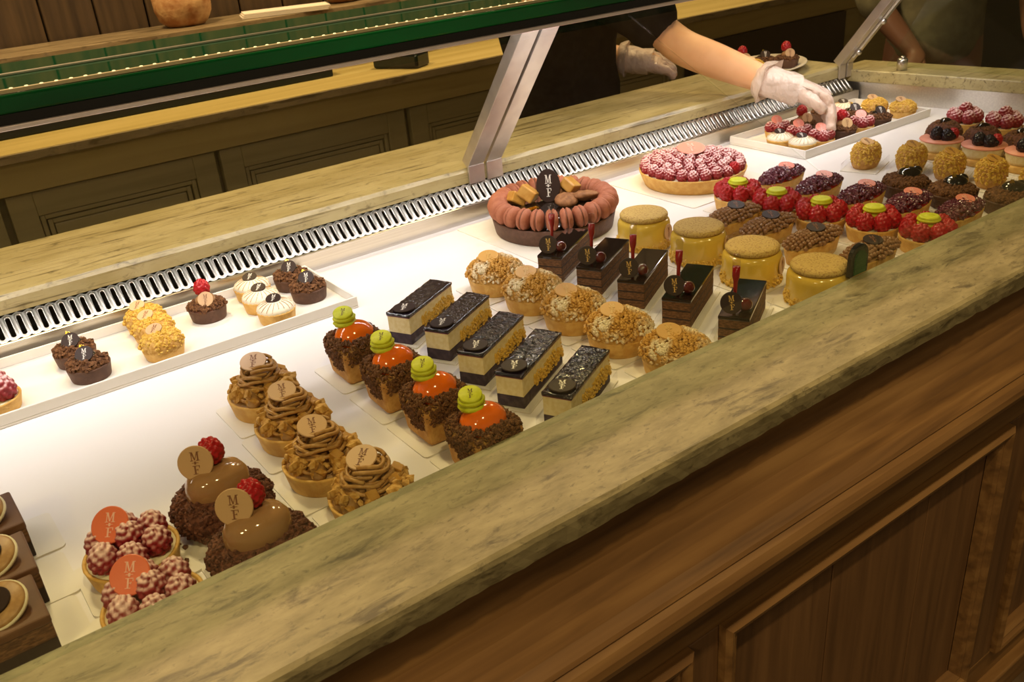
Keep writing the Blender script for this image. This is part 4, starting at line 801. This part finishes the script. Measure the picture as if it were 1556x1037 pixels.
# ================================================================== PEOPLE
def skin(name, nodes, edges, m, parent=None, sub=2, root=0, disp=None):
    me = bpy.data.meshes.new(name); me.from_pydata([n[0] for n in nodes], edges, []); o = bpy.data.objects.new(name, me); C.objects.link(o); o.parent = parent
    md = o.modifiers.new('skin', 'SKIN'); md.use_smooth_shade = True
    for i, n in enumerate(nodes): r = n[1]; me.skin_vertices[0].data[i].radius = r if hasattr(r, '__len__') else (r, r)
    me.skin_vertices[0].data[root].use_root = True
    sb = o.modifiers.new('subdivision', 'SUBSURF'); sb.levels = sub; sb.render_levels = sub
    if disp:
        tx = bpy.data.textures.new(name + '_folds', 'CLOUDS'); tx.noise_scale = disp[1]; dm = o.modifiers.new('folds', 'DISPLACE'); dm.texture = tx; dm.strength = disp[0]; dm.texture_coords = 'GLOBAL'
    me.materials.append(MATS[m]); return o
def V3(*a): return Vector(a)
def person(label, cat, base, hip, sho_c, sL, sR, armL, armR, cloth, sk, sleeve, head_dir, hands):
    t = thing('person', label, cat, base); O = V3(*base); rel = lambda p: tuple(V3(*p) - O)
    hip = V3(*hip); sc = V3(*sho_c); sL = V3(*sL); sR = V3(*sR); side = (sL - sR).normalized()
    N = []; E = []
    def nd(p, r, prev=None): N.append((rel(p), r)); k = len(N) - 1; (E.append((prev, k)) if prev is not None else None); return k
    h = nd(hip, 0.098); b1 = nd(hip.lerp(sc, 0.45), 0.095, h); b2 = nd(hip.lerp(sc, 0.85), 0.098, b1); nk = nd(sc + V3(0, 0, 0.05), 0.050, b2)
    hd = Vector(head_dir).normalized(); n2 = nd(sc + V3(0, 0, 0.10) + hd * 0.02, 0.048, nk); chin = nd(sc + V3(0, 0, 0.15) + hd * 0.045, (0.062, 0.070), n2); face = nd(sc + V3(0, 0, 0.20) + hd * 0.03, (0.074, 0.090), chin); crown = nd(sc + V3(0, 0, 0.275) + hd * 0.02, (0.055, 0.065), face)
    for s_ in (1, -1):
        hp = hip + side * (0.09 * s_) - V3(0, 0, 0.07); l0 = nd(hp, 0.085, h); l1 = nd(V3(hp.x, hp.y - 0.01, 0.48), 0.058, l0); l2 = nd(V3(hp.x, hp.y + 0.01, 0.09), 0.040, l1); nd(V3(hp.x, hp.y - 0.12, 0.035), 0.036, l2)
    for (s0, arm) in ((sL, armL), (sR, armR)):
        k = nd(s0, 0.036, b2); el, wr, kn = [V3(*q) for q in arm[:3]]
        k = nd(s0.lerp(el, 0.5), 0.040, k); k = nd(el, 0.045, k); k = nd(el.lerp(wr, 0.35), 0.044, k); k = nd(el.lerp(wr, 0.75), 0.035, k); kw = nd(wr, (0.030, 0.026), k); kp = nd(wr.lerp(kn, 0.6), (0.036, 0.022), kw)
        for fg in arm[3]:
            q = kp
            for i, (pp_, rr) in enumerate(fg): q = nd(pp_, rr, q)
    skin('body', N, E, sk, t, 2)
    # clothing
    N2 = []; E2 = []
    def n2d(p, r, prev=None): N2.append((rel(p), r)); k = len(N2) - 1; (E2.append((prev, k)) if prev is not None else None); return k
    a = n2d(hip - V3(0, 0, 0.12), 0.168); b = n2d(hip + V3(0, 0, 0.05), 0.160, a); c = n2d(hip.lerp(sc, 0.5), 0.152, b); d = n2d(hip.lerp(sc, 0.86), 0.145, c); n2d(sc + V3(0, 0, 0.035), 0.066, d)
    for (s0, arm, sl) in ((sL, armL, sleeve[0]), (sR, armR, sleeve[1])):
        el, wr = V3(*arm[0]), V3(*arm[1]); k = n2d(s0, 0.086, d)
        k = n2d(s0.lerp(el, min(1, sl) * 0.3), 0.086, k); k = n2d(s0.lerp(el, min(1, sl) * 0.6), 0.078, k); k = n2d(s0.lerp(el, min(sl, 1.0)), 0.068, k)
        if sl > 1: k = n2d(el.lerp(wr, sl - 1), 0.058, k)
    skin('shirt', N2, E2, cloth, t, 2, 0, (0.016, 0.05))
    for s_ in (1, -1):
        hp = hip + side * (0.09 * s_) - V3(0, 0, 0.07); skin('trouser_leg', [(rel(hp), 0.105), (rel((hp.x, hp.y - 0.01, 0.48)), 0.078), (rel((hp.x, hp.y + 0.01, 0.10)), 0.066)], [(0, 1), (1, 2)], 'cloth_trouser', t, 2)
    fc = sc + V3(0, 0, 0.20) + hd * 0.03; sd_ = hd.cross(V3(0, 0, 1)).normalized()
    G().ell(rel(fc + V3(0, 0, 0.035) - hd * 0.022), (0.092, 0.092, 0.085), 24, 14).build('hair', 'hair', t, True)
    for s_ in (1, -1):
        G().ell(rel(fc + hd * 0.082 + sd_ * (0.030 * s_) + V3(0, 0, -0.012)), (0.011, 0.011, 0.008), 14, 8).build('eye', 'ink_white', t, True); G().ell(rel(fc + sd_ * (0.083 * s_) + V3(0, 0, -0.02)), (0.012, 0.016, 0.026), 12, 8).build('ear', sk, t, True)
    G().ell(rel(fc + hd * 0.092 + V3(0, 0, -0.030)), (0.012, 0.014, 0.018), 14, 8).build('nose', sk, t, True); G().ell(rel(fc + hd * 0.078 + V3(0, 0, -0.062)), (0.022, 0.012, 0.006), 14, 8).build('mouth', 'jam', t, True)
    return t
def fingers(wr, kn, side, drop, curl, spread=0.017, r=0.0085):
    wr, kn, side, drop, curl = V3(*wr), V3(*kn), V3(*side).normalized(), V3(*drop), V3(*curl); F = []
    for k, ln in enumerate((0.95, 1.0, 0.94, 0.78)):
        b = kn + side * (0.026 - spread * k); F.append([(b, r * 1.25), (b + drop * ln * 0.5, r * 1.05), (b + drop * ln + curl * ln * 0.4, r), (b + drop * ln * 1.35 + curl * ln, r * 0.85)])
    p0 = wr.lerp(kn, 0.35) + side * 0.026; F.append([(p0, r * 1.4), (p0 + (kn - wr) * 0.30 + side * 0.014 + drop * 0.35, r * 1.15), (p0 + (kn - wr) * 0.42 + side * 0.012 + drop * 0.95, r)])
    return F
WL = (1.712, 1.352, D + 0.128); KL = (1.782, 1.283, D + 0.098); SD = (-0.70, -0.70, 0.05); DR = (0.004, -0.022, -0.034); CU = (-0.028, -0.004, -0.022)
FL = fingers(WL, KL, SD, DR, CU, 0.0185, 0.0100)
WR = (1.76, 1.87, D + 0.135); KR = (1.80, 1.82, D + 0.118); FR = fingers(WR, KR, (0.4, 0.6, 0.3), (0.030, -0.012, -0.010), (0.004, 0.0, -0.022))
p1 = person('person in dark short-sleeved shirt reaching a gloved hand into the tray', 'person', (1.60, 1.99, 0), (1.61, 1.99, D - 0.02), (1.50, 1.92, D + 0.46), (1.56, 1.83, D + 0.405), (1.36, 1.93, D + 0.42),
       ((1.648, 1.605, D + 0.205), WL, KL, FL), ((1.60, 2.06, D + 0.16), WR, KR, FR), 'cloth_black', 'skin', (0.93, 1.45), (0.15, -0.9, -0.2), None)
def glove(parent, base, el, wr, kn, F):
    O = V3(*base); rel = lambda p: tuple(V3(*p) - O); el, wr, kn = V3(*el), V3(*wr), V3(*kn); N = []; E = []
    def nd(p, r, prev=None): N.append((rel(p), r)); k = len(N) - 1; (E.append((prev, k)) if prev is not None else None); return k
    a = nd(wr.lerp(el, 0.22), (0.060, 0.054)); b = nd(wr.lerp(el, 0.10), (0.046, 0.042), a); c = nd(wr, (0.043, 0.038), b); d = nd(wr.lerp(kn, 0.6), (0.056, 0.042), c)
    for fg in F:
        q = d
        for (p_, r_) in fg: q = nd(p_, r_ + 0.0038, q)
    return skin('glove', N, E, 'glove', parent, 2, 2, (0.010, 0.018))
glove(p1, (1.60, 1.99, 0), (1.648, 1.605, D + 0.205), WL, KL, FL); glove(p1, (1.60, 1.99, 0), (1.60, 2.06, D + 0.16), WR, KR, FR)
# second person beyond the end of the display
w2 = (3.10, 1.48, D + 0.02); k2 = (3.12, 1.42, D - 0.04); w3 = (2.86, 1.72, D - 0.02); k3 = (2.80, 1.70, D - 0.05)
person('person in loose olive top standing beyond the far end of the display', 'person', (3.05, 1.78, 0), (3.05, 1.78, D + 0.02), (3.05, 1.76, D + 0.47), (3.17, 1.62, D + 0.43), (2.95, 1.92, D + 0.43),
       ((3.22, 1.56, D + 0.18), w2, k2, fingers(w2, k2, (-0.7, 0.3, 0), (0.0, -0.02, -0.035), (-0.01, 0, -0.02))), ((2.86, 1.92, D + 0.16), w3, k3, fingers(w3, k3, (0.2, -0.9, 0), (-0.02, 0, -0.035), (0, 0.01, -0.02))), 'cloth_olive', 'skin_dark', (0.95, 1.4), (-0.8, -0.5, -0.2), None)
